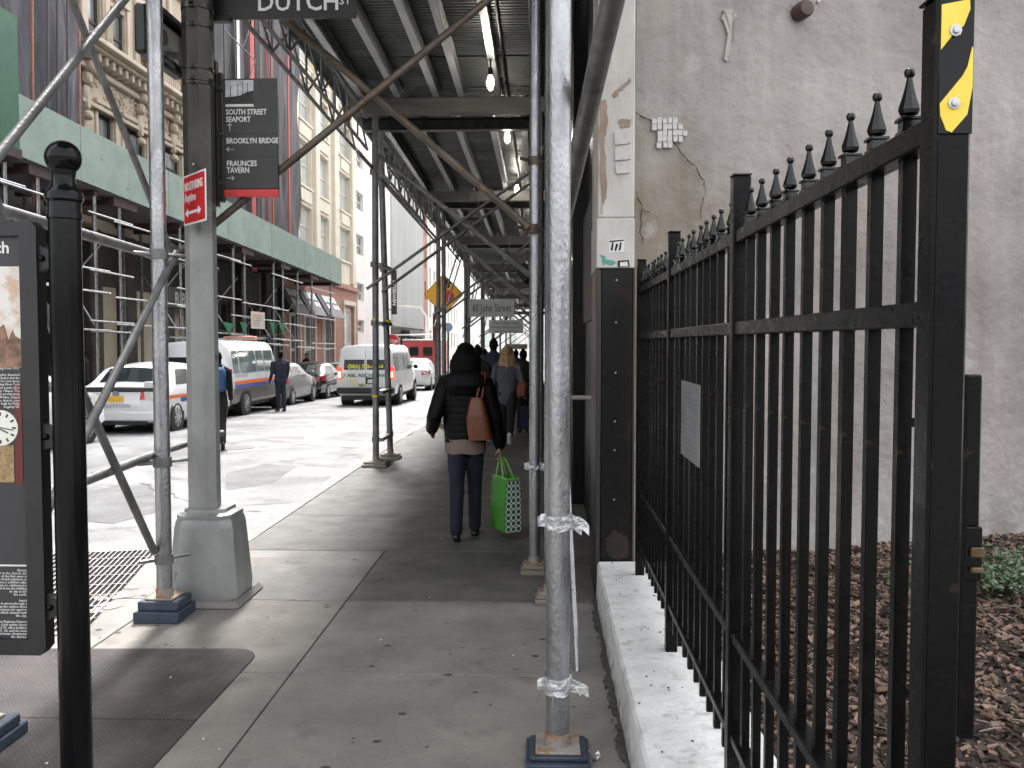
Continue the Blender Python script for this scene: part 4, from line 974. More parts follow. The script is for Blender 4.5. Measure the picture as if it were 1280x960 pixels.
MB().prism([(.03, ht * .24), (.08, ht * .33), (.08, ht * .27), (wd - .12, ht * .27), (wd - .12, ht * .33), (wd - .07, ht * .24), (wd - .12, ht * .15), (wd - .12, ht * .21), (.08, ht * .21), (.08, ht * .15)], 'Y', -.003, -.0015).obj('arrow', 'sign_white', nst, smooth=False)
# DUTCH ST blade
a, c = at(262, 17.5, 5.95), at(445, 22, 5.95)
ds = thing('street_sign', 'black DUTCH ST street name blade at the top edge', 'street sign', (a.x, 5.95, c.z)); W_ = c.x - a.x
MB().box(0, W_, 0, .02, 0, .24, .003).obj('blade', 'sign_black', ds)
text('DUTCH', .165, 'letter', ds, (at(321, 10, 5.95).x - a.x, -.003, .052), FACE_S, fit=at(421, 10, 5.95).x - at(321, 10, 5.95).x, bold=.012)
text('ST', .075, 'letter', ds, (at(424, 10, 5.95).x - a.x, -.003, .086), FACE_S, fit=.075)
MB().box(-.03, .14, -.02, .04, -.015, .02, .004).obj('bracket', 'black_matte', ds)
# pedestrian signal
psg = thing('pedestrian_signal', 'black pedestrian signal housing behind the left scaffold leg', 'signal', (-2.50, 5.95, 3.70))
MB().box(-.09, 0, -.30, .30, -.17, .15, .02).obj('housing', 'black_matte', psg)
MB().box(-.001, .06, -.30, -.27, -.17, .15).box(-.001, .06, .27, .30, -.17, .15).box(-.001, .06, -.27, .27, .12, .15).obj('visor', 'black_matte', psg, smooth=False)
MB().box(.001, .012, -.22, .22, -.11, .09, .004).obj('screen', 'glass_pale' if 0 else 'lamp_grey', psg)
MB().cyl((.011, -.07, .0), (.016, -.07, .0), .05, n=14).obj('symbol', 'black_matte', psg)
MB().pipe([(-.05, .3, 0), (.2, .2, -.05)], .025, 8).obj('bracket', 'lamp_dark', psg)
# ================================================================== WAYSIDE HISTORY SIGN
by = 3.10; bp_ = at(88, 600, by)
wy = thing('wayside_sign', 'black history panel in a frame on a ball topped post', 'sign', (bp_.x, by, 0))
def wz(py): return CAMZ - (py - 429) / FPX * by
s_ = .0536
MB().lathe([(s_, 0), (s_, wz(274)), (.0575, wz(272.5)), (.0575, wz(266)), (.0560, wz(264)), (.0560, wz(252)), (.0635, wz(249)), (.0635, wz(242)), (.059, wz(238)), (.046, wz(233)), (.040, wz(226)), (.038, wz(220)), (.040, wz(215)), (.042, wz(210))], n=28).obj('post', 'black_paint', wy, ang=30)
MB().sphere((0, 0, wz(196)), .0605, 24, 16).obj('ball_finial', 'black_paint', wy)
MB().lathe([(.10, 0.), (.10, .03), (.075, .06), (.058, .08), (.0545, .10)], n=24).obj('foot', 'black_paint', wy)
fxr = at(57, 560, by).x - bp_.x; fz1, fz0 = wz(276), wz(829)
fr = MB()
fr.prism([(fxr - .9, fz1), (fxr - .02, fz1), (fxr, fz1 - .02), (fxr, fz0 + .025), (fxr - .02, fz0), (fxr - .9, fz0), (fxr - .9, fz0 + .055), (fxr - .062, fz0 + .055), (fxr - .062, fz1 - .05), (fxr - .9, fz1 - .05)], 'Y', -.03, .03)
fr.obj('frame', 'frame_black', wy, smooth=False)
pxr = fxr - .062
M['panel'] = mat('charcoal print', (.028, .028, .031), .4)
pn = MB().box(pxr - .84, pxr + .004, -.008, .01, fz0 + .04, fz1 - .04).obj('panel', 'panel', wy, smooth=False)
for py in (322, 548, 768):
    MB().prism([(fxr - .01, wz(py) - .055), (fxr + .022, wz(py) - .035), (-.045, wz(py) - .03), (-.045, wz(py) + .03), (fxr + .022, wz(py) + .035), (fxr - .01, wz(py) + .055)], 'Y', -.016, .016).obj('lug', 'frame_black', wy, smooth=False)
    MB().sphere((fxr + .012, -.018, wz(py)), .012, 10, 6).obj('bolt', 'black_iron', wy)
def wx(px, py): return at(px, py, by).x - bp_.x
text('John Street Church', .058, 'letter', pn, (wx(14, 312), -.0095, wz(315)), FACE_S, align='RIGHT', bold=.02)
xa = wx(28, 400)
MB().box(xa - .50, xa, -.0105, -.008, wz(460), wz(332)).obj('picture', 'sepia', pn)
MB().prism([(xa - .5, wz(460)), (xa, wz(460)), (xa, wz(424)), (xa - .02, wz(420)), (xa - .03, wz(412)), (xa - .045, wz(425)), (xa - .06, wz(405)), (xa - .08, wz(410)), (xa - .5, wz(400))], 'Y', -.0118, -.010).obj('picture_trees', 'sepia_d', pn, smooth=False)
tl = ['odist Society’s', 'e Wesley Chapel.', 'this site in 1768', 'ating from 1841.', '', 'Wesley departed', 'Chapel and the', 'will be sent there', 'bringing New York', 'not a year after', 'Wesley Chapel. The', 'was prominently', 'Wesley Chapel', 'the church, now', 'built by Philip', 'Fogarty VII.']
for i, s in enumerate(tl):
    if s: text(s, .0125, 'letter', pn, (wx(27, 448 + i * 4.3), -.0095, wz(450 + i * 4.1)), FACE_S, align='RIGHT', res=1)
cx = wx(3, 537); cz = wz(537)
MB().lathe([(.063, -.0115), (.063, -.008)], (cx, 0, cz), 32, 'Y').obj('dial', 'clock_w', pn)
b = MB()
for k_ in range(12):
    a = k_ * math.pi / 6; u = Vector((math.sin(a), 0, math.cos(a))); c0 = Vector((cx, -.0122, cz)); b.bar(c0 + u * .043, c0 + u * .056, .001, .006, up=u.cross(Vector((0, 1, 0))))
b.bar((cx - .01, -.0125, cz + .003), (cx + .048, -.0125, cz - .008), .001, .003, up=(0.1, 0, 1)); b.bar((cx - .01, -.0125, cz), (cx + .028, -.0125, cz - .018), .001, .004, up=(.3, 0, 1))
b.lathe([(.064, -.013), (.064, -.0115)], (cx, 0, cz), 32, 'Y') if 0 else None
b.obj('dial_marks', 'black_matte', pn, smooth=False)
MB().box(cx - .045, cx + .045, -.0105, -.008, wz(607), wz(559)).obj('clock_case', 'clock_brown', pn)
MB().box(wx(22, 590), wx(31, 590), -.0100, -.008, wz(610), wz(480)).obj('maroon_band', 'maroon', pn)
MB().box(xa - .5, wx(38, 714), -.0100, -.008, wz(715.5), wz(713.5)).obj('rule', 'letter', pn)
tl = ['Streets', 'your in the church, the', 'on side of the first open at', 'Of the Dutch platform to', 'from a cobbled cellar', 'series to celebrated in', 'church from the building', 'in city at the', 'the earth.', '', 'burial', 'Street in street through a', 'naming the surface there', 'have names for apart in', 'way a black channel with', 'the city.', '', 'oldest Business District', 'on Gold within Street', 'of US office facilities', 'the NY, 38, and the west', 'Street house downtown', 'the district.']
for i, s in enumerate(tl):
    if s: text(s, .0125, 'letter', pn, (wx(36, 720 + i * 4), -.0095, wz(722 + i * 3.95)), FACE_S, align='RIGHT', res=1)
# ================================================================== FAR SIDE OF THE STREET
SX = -11.0
def fy(px, X=-13.2): return onx(px, 400, X).y
def fz(px, py, X=-13.2): return onx(px, py, X).z
def facade(parent, X, y0, y1, z0, z1, wins, m, depth=.25, back=6.0):
    ys = sorted({y0, y1, *[w_[0] for w_ in wins], *[w_[1] for w_ in wins]}); zs_ = sorted({z0, z1, *[w_[2] for w_ in wins], *[w_[3] for w_ in wins]})
    b = MB()
    for i in range(len(ys) - 1):
        for j in range(len(zs_) - 1):
            cy, cz = (ys[i] + ys[i + 1]) / 2, (zs_[j] + zs_[j + 1]) / 2
            if any(w_[0] < cy < w_[1] and w_[2] < cz < w_[3] for w_ in wins): continue
            b.quad((X, ys[i], zs_[j]), (X, ys[i + 1], zs_[j]), (X, ys[i + 1], zs_[j + 1]), (X, ys[i], zs_[j + 1]))
    for (ya, yb, za, zb) in wins:
        xi = X - depth
        b.quad((X, ya, za), (xi, ya, za), (xi, ya, zb), (X, ya, zb)).quad((X, yb, za), (xi, yb, za), (xi, yb, zb), (X, yb, zb))
        b.quad((X, ya, za), (xi, ya, za), (xi, yb, za), (X, yb, za)).quad((X, ya, zb), (xi, ya, zb), (xi, yb, zb), (X, yb, zb))
    xb = X - back
    b.quad((X, y0, z0), (xb, y0, z0), (xb, y0, z1), (X, y0, z1)).quad((X, y1, z0), (xb, y1, z0), (xb, y1, z1), (X, y1, z1))
    b.quad((X, y0, z1), (xb, y0, z1), (xb, y1, z1), (X, y1, z1)).quad((xb, y0, z0), (xb, y1, z0), (xb, y1, z1), (xb, y0, z1))
    return b.obj('wall', m, parent, smooth=False)
def window(parent, X, ya, yb, za, zb, nx=2, nz=2, mf='winframe', mg='glass', depth=.2, fw=.07, sill=None):
    x0, x1 = X - depth - .06, X - depth + .01
    b = MB().box(x0, x1, ya, ya + fw, za, zb).box(x0, x1, yb - fw, yb, za, zb).box(x0, x1, ya + fw, yb - fw, za, za + fw).box(x0, x1, ya + fw, yb - fw, zb - fw, zb)
    wy_, wz_ = (yb - ya - 2 * fw) / nx, (zb - za - 2 * fw) / nz
    for i in range(1, nx): b.box(x0, x1 - .008, ya + fw + wy_ * i - fw * .35, ya + fw + wy_ * i + fw * .35, za + fw, zb - fw)
    for j in range(1, nz): b.box(x0, x1 - .004, ya + fw, yb - fw, za + fw + wz_ * j - fw * .4, za + fw + wz_ * j + fw * .4)
    o = b.obj('window', mf, parent, smooth=False)
    for i in range(nx):
        for j in range(nz):
            MB().box(x0 + .01, x0 + .025, ya + fw + wy_ * i, ya + fw + wy_ * (i + 1), za + fw + wz_ * j, za + fw + wz_ * (j + 1)).obj('pane', mg, o, smooth=False)
    if sill: MB().box(X - depth, X + .12, ya - .08, yb + .08, za - .12, za - .002).obj('sill', sill, o, smooth=False)
    return o
# ---- netted building at far left
nb = thing('netted_building', 'dark building shrouded in grey netting with red cords at upper left', 'building', (0, 0, 0))
facade(nb, -13.4, 2, 24.6, -.2, 40, [], 'brick_dark')
def net(parent, X, y0, y1, z0, z1, m, seed, amp=.14):
    q = random.Random(seed); ny, nz = max(12, int((y1 - y0) * 6)), 40; V = []
    for j in range(nz + 1):
        for i in range(ny + 1):
            y = y0 + (y1 - y0) * i / ny; z = z0 + (z1 - z0) * j / nz
            V.append((X + amp * math.sin(y * 3.1 + math.sin(z * .8) * 1.3) * .6 + amp * .5 * math.sin(y * 7 - z * 1.9) + amp * .5 * math.sin(z * 1.1 + y), y, z))
    return MB().add(V, [(j * (ny + 1) + i, j * (ny + 1) + i + 1, (j + 1) * (ny + 1) + i + 1, (j + 1) * (ny + 1) + i) for j in range(nz) for i in range(ny)]).obj('netting', m, parent)
net(nb, -12.3, 6, 23.8, 5.2, 34, 'netting', 1)
for px in (43, 101):
    y = fy(px, -12.1); MB().pipe([(-12.05, y, 5.0), (-12.0, y + .1, 12), (-12.05, y, 20), (-12.05, y, 34)], .035, 6).obj('cord', 'brick', nb)
for px in (62, 74, 86):
    y = fy(px, -12.15); MB().pipe([(-12.1, y, 5.5), (-12.1, y + .3, 14), (-12.1, y + .9, 30)], .03, 5).obj('cord', 'netting2', nb)
M['winframe_d'] = mat('dark sash frame', (.03, .025, .022), .6)
# ---- ornate limestone building
ob = thing('ornate_building', 'ornate beige limestone building with a bracketed cornice and dark sash windows', 'building', (0, 0, 0))
oy0, oy1 = 24.7, 33.4
wl = []
za, zb = fz(150, 84), fz(150, 16)
bays_ = [(fy(118), fy(133)), (fy(145), fy(163)), (fy(196), fy(214)), (fy(222), fy(233))]
for (a, c) in bays_:
    wl += [(a, c, za, zb), (a, c, zb + 2.2, zb + 4.8), (a, c, zb + 7, zb + 9.6)]
l0, l1 = fz(140, 205), fz(140, 148)
bl_ = [(fy(128), fy(146)), (fy(160), fy(185)), (fy(205), fy(228))]
for (a, c) in bl_: wl.append((a, c, l0, l1))
facade(ob, -13.2, oy0, oy1, -.3, 36, wl, 'beige', .12)
for (a, c, z0, z1) in wl: window(ob, -13.2, a, c, z0, z1, 1, 2, 'winframe_d', 'glass', .10, .10, 'beige')
zc_ = fz(150, 84)
def hb(x, ya, yb, z0, z1, nm, m='beige'): return MB().box(-13.21, x, ya, yb, z0, z1, .02).obj(nm, m, ob, smooth=False)
zt = 10.3
hb(-12.45, oy0, oy1, zt - .14, zt, 'cornice'); hb(-12.65, oy0, oy1, zt - .26, zt - .143, 'cornice'); hb(-13.02, oy0, oy1, zt - .75, zt - .60, 'moulding'); hb(-13.05, oy0, oy1, zt - 1.75, zt - 1.62, 'moulding')
y = oy0 + .1
while y < oy1 - .2:
    hb(-12.75, y, y + .16, zt - .52, zt - .263, 'modillion'); y += .42
y = oy0
while y < oy1 - .1:
    hb(-13.06, y, y + .09, zt - .60 + .002, zt - .53, 'dentil'); y += .18
q = random.Random(5)
b = MB()
for i in range(220):     # carved foliage frieze
    y, z = q.uniform(oy0 + .1, oy1 - .1), q.uniform(zt - 1.58, zt - .80); r = q.uniform(.03, .075)
    b.sphere((-13.19, y, z), r, 6, 4, (1, 1, 1))
b.obj('carved_frieze', 'beige', ob, kind='stuff')
for i, px in enumerate((110, 139, 176, 190, 217, 236)):
    y = fy(px); hb(-13.1, y - .15, y + .15, zt + .05, 34, 'pilaster')
    if i in (0, 2, 4):
        for z0, x, h in ((zt - .53, -12.85, .3), (zt - .85, -12.95, .35), (zt - 1.22, -13.02, .7), (zt - 1.95, -12.95, .25)):
            MB().box(-13.2, x, y - .15, y + .15, z0 - h, z0, .07).obj('scroll_bracket', 'beige', ob)
    for k in range(8):
        if i in (1, 3): MB().cyl((-13.06, y - .16 + .046 * k, zt + .15), (-13.06, y - .16 + .046 * k, zt + 1.1), .016, n=6).obj('fluting', 'beige', ob)
for (a, c, z0, z1) in wl[-3:] + [w_ for w_ in wl if abs(w_[2] - za) < .01]:
    hb(-13.15, a - .22, a - .06, z0 - .1, z1 + .2, 'architrave'); hb(-13.13, c + .06, c + .22, z0 - .1, z1 + .2, 'architrave'); hb(-13.10, a - .22, c + .22, z1 + .203, z1 + .36, 'lintel')
y0_, y1_ = fy(176), fy(217)
for k in range(16): MB().lathe([(.03, 0), (.05, .1), (.03, .2), (.055, .42), (.03, .62), (.05, .7)], (-12.9, fy(180) + k * .165, zt + .02), 8).obj('baluster', 'beige', ob)
hb(-12.82, fy(178), oy1, zt + .73, zt + .86, 'balustrade_rail')
# ---- building with pale netting and red strips
rb = thing('banner_building', 'scaffolded facade in pale grey netting with vertical red strips', 'building', (0, 0, 0))
facade(rb, -13.6, 33.5, 46.8, -.5, 40, [], 'brick_dark')
net(rb, -12.7, 33.6, 46.6, 5.0, 38, 'netting2', 4, .08)
for px, wd in ((319, .55), (343, .14), (363.5, .22), (337, .06)):
    y = fy(px, -12.5); MB().box(-12.53, -12.48, y - wd / 2, y + wd / 2, 4.8, 38).obj('red_strip', 'red_strip', rb, smooth=False)
y = fy(302, -12.5); MB().box(-12.54, -12.49, y - .2, y + .2, 8, 38).obj('pale_strip', 'offwhite', rb, smooth=False)
y = fy(331, -12.45); MB().box(-12.5, -12.46, y - .25, y + .25, 5, 38).obj('dark_strip', 'netting', rb, smooth=False)
for px in (273, 285, 300, 311, 323): 
    y = fy(px, -12.3); MB().pipe([(-12.3, y, 5), (-12.3, y, 36)], .028, 5).obj('scaffold_tube', 'black_matte', rb)
for k in range(12):
    z = 8 + k * 1.9; MB().pipe([(-12.28, 34.5 if k % 2 else 35.4, z), (-12.28, 38.3 if k % 2 else 37, z)], .025, 5).obj('scaffold_tube', 'black_matte', rb)
    MB().pipe([(-12.26, 36.6, z), (-12.26, 38.2, z + 1.9)], .02, 5).obj('scaffold_tube', 'black_matte', rb)
# ---- cream building with brick shop floor
cb = thing('cream_building', 'cream office building with three bays of tall windows over a brick shop', 'building', (0, 0, 0))
cy0, cy1 = 46.9, 61.4
wl = []
for (a, c) in ((375, 391), (399, 412.5), (425.5, 438.5)):
    for (p0, p1) in ((104, 153), (177, 233), (257, 306)): wl.append((fy(a), fy(c), fz(382, p1), fz(382, p0)))
    wl.append((fy(a), fy(c), fz(382, 82), fz(382, 30))); wl.append((fy(a), fy(c), fz(382, 10), fz(382, -40)))
facade(cb, -13.2, cy0, cy1, 5.6, 34, wl, 'cream', .3)
for w_ in wl: window(cb, -13.2, *w_, 2, 2, 'winframe_w', 'glass_pale', .22, .12, 'cream')
for px in (367.5, 395, 418.5, 440):
    y = fy(px); MB().box(-13.22, -12.98, y - .45, y + .45, 5.7, 34, .03).obj('pilaster', 'cream', cb, smooth=False)
for px in (383, 405.5, 432): 
    y = fy(px)
    for zz in (fz(382, 165), fz(382, 245), fz(382, 92)): MB().box(-13.21, -13.12, y - 1.2, y + 1.2, zz - .35, zz + .35, .02).obj('spandrel', 'cream', cb, smooth=False)
shopw = []
for (a, c) in ((362, 374), (380, 393), (404, 417)): shopw.append((fy(a, -13), fy(c, -13), -.6, 3.3))
shopw.append((fy(430, -13), fy(442.5, -13), -.9, 4.1))
facade(cb, -13.0, 44.6, fy(447, -13), -1.4, 5.55, shopw, 'brick', .3, 3)
for w_ in shopw[:3]: window(cb, -13.0, *w_, 2, 2, 'winframe_w', 'glass', .2, .16)
window(cb, -13.0, *shopw[3], 1, 2, 'winframe_w', 'glass_pale', .2, .3)
for (a, c, z0, z1) in shopw:
    for yy in (a - .2, c + .02): MB().box(-13.02, -12.93, yy, yy + .18, z0, z1 + .1, .01).obj('jamb', 'winframe_w', cb, smooth=False)
    MB().box(-13.02, -12.90, a - .25, c + .25, z1 + .103, z1 + .4, .01).obj('lintel', 'winframe_w', cb, smooth=False)
MB().box(-13.02, -12.85, 44.6, fy(447, -13), 5.2, 5.45, .02).obj('string_course', 'brick', cb, smooth=False)
for i, (a, c) in enumerate(((357.5, 377.5), (379, 400), (402, 424))):
    ya, yb = fy(a, -12.6), fy(c, -12.6); zt_, zb_ = 4.5, 3.2
    aw = MB().slab((-12.95, ya, zt_), (-12.2, ya, zb_), (-12.2, yb, zb_), (-12.95, yb, zt_), .03).obj('awning', 'awning', cb, smooth=False)
    yn = ya + (yb - ya) * .24
    MB().slab((-12.93, ya - .01, zt_ + .035), (-12.17, ya - .01, zb_ + .035), (-12.17, yn, zb_ + .035), (-12.93, yn, zt_ + .035), .012).obj('awning_stripe', 'awning_d', aw, smooth=False)
    MB().add([(-12.95, ya - .015, zt_), (-12.2, ya - .015, zb_), (-12.95, ya - .015, zb_)], [(0, 1, 2)]).obj('awning_side', 'awning_d', aw, smooth=False)
    n = 4
    for k in range(n):
        y0_ = yn + .15 + (yb - yn - .3) * k / n; y1_ = y0_ + (yb - yn) / n * .62
        for (u0, u1) in ((.05, .32), (.44, .62))[:2 if k != 1 else 1]:
            P = lambda u, yy: Vector((-12.95 + .75 * u, yy, zt_ + (zb_ - zt_) * u)) + Vector((.03, 0, .03))
            MB().slab(P(u0, y0_), P(u1, y0_), P(u1, y1_), P(u0, y1_), .006).obj('awning_print', 'awning_w', aw, smooth=False)
# ---- dark shopfronts behind the green shed
ds_ = thing('dark_shopfront', 'dark stone shopfront row under the green shed across the street', 'shopfront', (0, 0, 0))
sw = [(fy(a), fy(b_), .2 + gz(24), 3.4) for a, b_ in ((28, 60), (72, 104), (120, 146), (166, 196), (214, 236), (262, 290), (303, 326), (334, 347))]
facade(ds_, -13.15, 14.5, 44.4, -1.2, 5.0, sw, 'brick_dark', .3, 1)
for w_ in sw: window(ds_, -13.15, *w_, 2, 2, 'winframe', 'glass_dark', .22, .08)
for px in (66, 112, 156, 205, 250, 298, 330): 
    y = fy(px); MB().box(-13.17, -12.95, y - .35, y + .35, -1, 5, .03).obj('pier', 'brick_dark', ds_, smooth=False)
fbx = thing('shop_fascia_sign', 'dark fascia sign with white letters R BL behind the shed poles', 'sign', (-12.9, fy(210, -12.9), fz(225, 386, -12.9)))
MB().box(-.05, 0, 0, 3.2, 0, .75, .01).obj('board', 'sign_black', fbx)
text('R BL', .62, 'letter', fbx, (.004, fy(219, -12.9) - fy(210, -12.9), .14), (R(90), 0, R(90)), fit=fy(236, -12.9) - fy(219, -12.9), bold=.02)
# ---- white tower, corrugated block, brick strip, far blocks
wt = thing('white_tower', 'plain white building with one column of dark windows beyond the cream building', 'building', (0, 0, 0))
wl = [(fy(446), fy(455), fz(450, b_), fz(450, a)) for a, b_ in ((188, 210), (241, 263), (294, 319), (354, 376), (400, 416), (135, 157), (82, 104))]
facade(wt, -13.2, 61.6, 77, -2, 40, wl, 'offwhite', .3)
for w_ in wl: window(wt, -13.2, *w_, 1, 2, 'winframe_w', 'glass', .2, .12)
co = thing('corrugated_building', 'tall pale building in vertical corrugated cladding', 'building', (0, 0, 0))
b = MB(); n = 120; V = []
for i in range(n + 1):
    y = 77.1 + 20 * i / n; x = -13.2 + (.16 if i % 4 in (1, 2) else 0); V += [(x, y, 3.2), (x, y, 36)]
b.add(V, [(2 * i, 2 * i + 2, 2 * i + 3, 2 * i + 1) for i in range(n)]); b.obj('cladding', 'corrug', co, smooth=False)
MB().box(-22, -13.3, 77.1, 97, -2.5, 36).obj('wall', 'offwhite', co, smooth=False)
wl = [(80 + i * 4, 82.6 + i * 4, -1.4, 2.2) for i in range(4)]
facade(co, -13.12, 77.1, 97, -2.6, 3.1, wl, 'brick_dark', .2, .15)
for w_ in wl: window(co, -13.12, *w_, 2, 1, 'winframe_w', 'glass', .15, .14)
MB().box(-13.12, -12.3, 82, 92, 2.3, 2.9, .03).obj('canopy', 'steel_dark', co)
bs2 = thing('brick_building', 'narrow red brick building edge far down the street', 'building', (0, 0, 0))
wl = [(98.2, 99.4, 3 + 3.5 * i, 5 + 3.5 * i) for i in range(6)]
facade(bs2, -13.1, 97.1, 101, -3, 24, wl, 'brick', .2)
for w_ in wl: window(bs2, -13.1, *w_, 1, 2, 'winframe_w', 'glass', .15, .1)
fb_ = thing('far_building', 'pale far building at the left of the street end', 'building', (0, 0, 0))
wl = [(103 + 4 * i, 105 + 4 * i, 1 + 3.6 * j, 3.2 + 3.6 * j) for i in range(9) for j in range(6)]
facade(fb_, -13.2, 101.2, 140, -4, 26, wl, 'offwhite', .2)
for w_ in wl: window(fb_, -13.2, *w_, 1, 2, 'winframe_w', 'glass_pale', .15, .15)
eb = thing('end_building', 'pale block closing the far end of the street', 'building', (0, 0, 0))
b = MB().box(-24, 24, 176, 190, -5, 30).obj('wall', 'offwhite', eb, smooth=False)
for i in range(10):
    for j in range(6): MB().box(-20 + i * 4.2, -18 + i * 4.2, 175.9, 175.99, 1 + j * 4.2, 3.6 + j * 4.2).obj('window', 'glass_pale', eb, smooth=False)
# right-hand far blocks, seen through the shed legs
rbk = thing('right_far_building', 'pale stone building on the right beyond the scaffold shed', 'building', (0, 0, 0))
MB().box(.4, 14, 61, 140, -4, 24).obj('wall', 'offwhite', rbk, smooth=False)
for i in range(12): MB().box(.36, .399, 63 + i * 6, 66.5 + i * 6, -1.2, 3).obj('window', 'glass', rbk, smooth=False)

# ================================================================== GREEN SHED ACROSS THE STREET
gs = thing('green_shed', 'pale green panelled sidewalk shed on steel pipes across the street', 'scaffold', (0, 0, 0))
pn0, pn1 = onx(25, 195, SX), onx(427, 356, SX); pt0, pt1 = onx(25, 117.5, SX), onx(427, 325, SX)
def gb(y): return pn0.z + (pn1.z - pn0.z) * (y - pn0.y) / (pn1.y - pn0.y)
def gt(y): return pt0.z + (pt1.z - pt0.z) * (y - pt0.y) / (pt1.y - pt0.y)
yy = pn0.y
npan = 12; stp = (pn1.y - pn0.y) / npan
def panel(y0, y1, z0f, z1f, m, X=SX):
    return MB().add([(x, y, f(y)) for x in (X - .04, X) for y in (y0 + .008, y1 - .008) for f in (z0f, z1f)], [(0, 1, 3, 2), (4, 6, 7, 5), (0, 4, 5, 1), (2, 3, 7, 6), (0, 2, 6, 4), (1, 5, 7, 3)]).obj('panel', m, gs, smooth=False)
for i in range(npan): panel(yy + stp * i, yy + stp * (i + 1), gb, gt, 'green', SX + .004 * (i % 2))
panel(13.6, pn0.y - .02, lambda y: gb(y) + .1, lambda y: gb(y) + 2.85, 'green2', SX + .02)
MB().box(SX - .1, SX + .06, 13.6, pn0.y - .02, gb(17) - .12, gb(17) + .08).obj('edge_board', 'beam_red', gs, smooth=False)
panel(11, 13.58, lambda y: gb(y) + .1, lambda y: gb(y) + 2.85, 'green2', SX + .02)
MB().slab((SX - .05, 11, gb(11) + .06), (SX - 2.2, 11, gb(11) + .06), (SX - 2.2, pn1.y, gb(pn1.y) + .06), (SX - .05, pn1.y, gb(pn1.y) + .06), .12).obj('deck', 'deck_under', gs, smooth=False)
pys = [14.5, 18.3, 19.5, 22.0, 23.3, 27.2, 28.4, 31.9, 33.1, 36.7, 38.0, 40.3, 42.8, 46.6]
for i, y in enumerate(pys):
    for X in (SX - .15, SX - 1.9):
        MB().cyl((X, y, gz(y)), (X, y, gb(y) - .2), .05, n=10).obj('post', 'silver' if X > -12 else 'galv', gs)
for i in range(0, len(pys) - 1, 2):
    a, c = pys[i], pys[i + 1]
    MB().box(SX - .40, SX - .06, a - .45, a + .9, gb(a) - .26, gb(a + .9) - .02).obj('header_beam', 'beam_red', gs, smooth=False)
for i in range(0, len(pys), 1):
    y = pys[i]; MB().box(SX - 2.1, SX - .1, y - .09, y + .09, gb(y) - .2, gb(y) - .0).obj('cross_beam', 'beam_red', gs, smooth=False)
for i in range(len(pys) - 1):
    a, c = pys[i], pys[i + 1]
    for k, h in enumerate((5.0, 3.6, 3.05, 2.35, 2.1)):
        if (i + k) % 3 == 2: continue
        z = gb((a + c) / 2) - 5.6 + h; MB().cyl((SX - .08, a - .45, z - .02), (SX - .08, c + .6, z - .05), .028, n=8).obj('rail', 'silver', gs)
    if i % 2 == 1: MB().cyl((SX - .2, a, gb(a) - 3.4), (SX - 1.8, a + .6, gb(a) - 1.2), .025, n=6).cyl((SX - 1.8, a, gb(a) - 3.4), (SX - .2, a + .6, gb(a) - 1.2), .025, n=6).obj('cross_brace', 'silver', gs)
pst = thing('pennant_string', 'string of green triangular pennants under the green shed', 'bunting', (SX + .05, 0, 0))
ya, yb = fy(272, SX), fy(362, SX)
MB().pipe([(0, ya, 2.15), (0, (ya + yb) / 2, 1.95), (0, yb, 2.15)], .012, 5).obj('cord', 'stem', pst)
for a, c in ((276, 290), (298, 307), (335, 342), (346, 355)):
    y0_, y1_ = fy(a, SX), fy(c, SX); z = fz(a, 402, SX); z2 = fz(a, 419, SX)
    MB().prism([(y0_, z), (y1_, z - .05), ((y0_ + y1_) / 2 + .1, z2)], 'X', -.01, .01).obj('pennant', 'pennant', pst, smooth=False)
nt_ = thing('work_notice', 'weathered pale notice board fixed on the green shed poles', 'notice', (SX + .06, fy(320, SX), fz(320, 411, SX)))
wd = fy(329, SX) - fy(312, SX); h = fz(320, 390, SX) - fz(320, 411, SX)
MB().box(0, .03, -wd / 2, wd / 2, 0, h, .005).obj('board', 'notice', nt_)
for k in range(5): MB().box(.031, .034, -wd * .38, wd * (.1 + .06 * k), h * (.15 + .15 * k), h * (.2 + .15 * k)).obj('print_line', 'sign_red' if k == 4 else 'bprint', nt_, smooth=False)

# ================================================================== STREET SIGNS
def post_at(x, y, h, r, m, parent): return MB().cyl((0, 0, 0), (0, 0, h), r, n=8).obj('post', m, parent)
c = at(554.5, 368, 22.0); e = .50
yd = thing('warning_sign', 'amber diamond warning sign showing a red octagon and arrow', 'traffic sign', (c.x, 22.0, c.z))
def dia(e_, c=.12): return [(-e_ + .03, .03), (-e_ + .03, -.03), (-.03, -e_ + .03), (.03, -e_ + .03), (e_ - .03, -.03), (e_ - .03, .03), (.03, e_ - .03), (-.03, e_ - .03)]
MB().prism(dia(e), 'Y', 0, .008).obj('plate', 'black_matte', yd, smooth=False)
MB().prism(dia(e - .022), 'Y', -.003, -.0005).obj('face', 'diamond', yd, smooth=False)
MB().prism([(.11 + .165 * math.cos(R(22.5 + 45 * k)), -.05 + .165 * math.sin(R(22.5 + 45 * k))) for k in range(8)], 'Y', -.006, -.0032).obj('octagon', 'sign_red', yd, smooth=False)
MB().prism([(.06, .16), (.06, .26), (-.02, .26), (.10, .40), (.22, .26), (.15, .26), (.15, .16)], 'Y', -.006, -.0032).obj('arrow', 'black_matte', yd, smooth=False)
MB().cyl((0, .03, -c.z + rz(22)), (0, .03, .35), .03, n=8).obj('post', 'galv', yd)
c = at(490, 427, 55)
stp_ = thing('stop_sign', 'red octagonal STOP sign beyond the recycling van', 'traffic sign', (c.x, 55, c.z))
for r_, m, y in ((.50, 'sign_white', 0), (.46, 'sign_red', -.012)): MB().prism([(r_ * math.cos(R(22.5 + 45 * k)), r_ * math.sin(R(22.5 + 45 * k))) for k in range(8)], 'Y', y, y + .010).obj('plate', m, stp_, smooth=False)
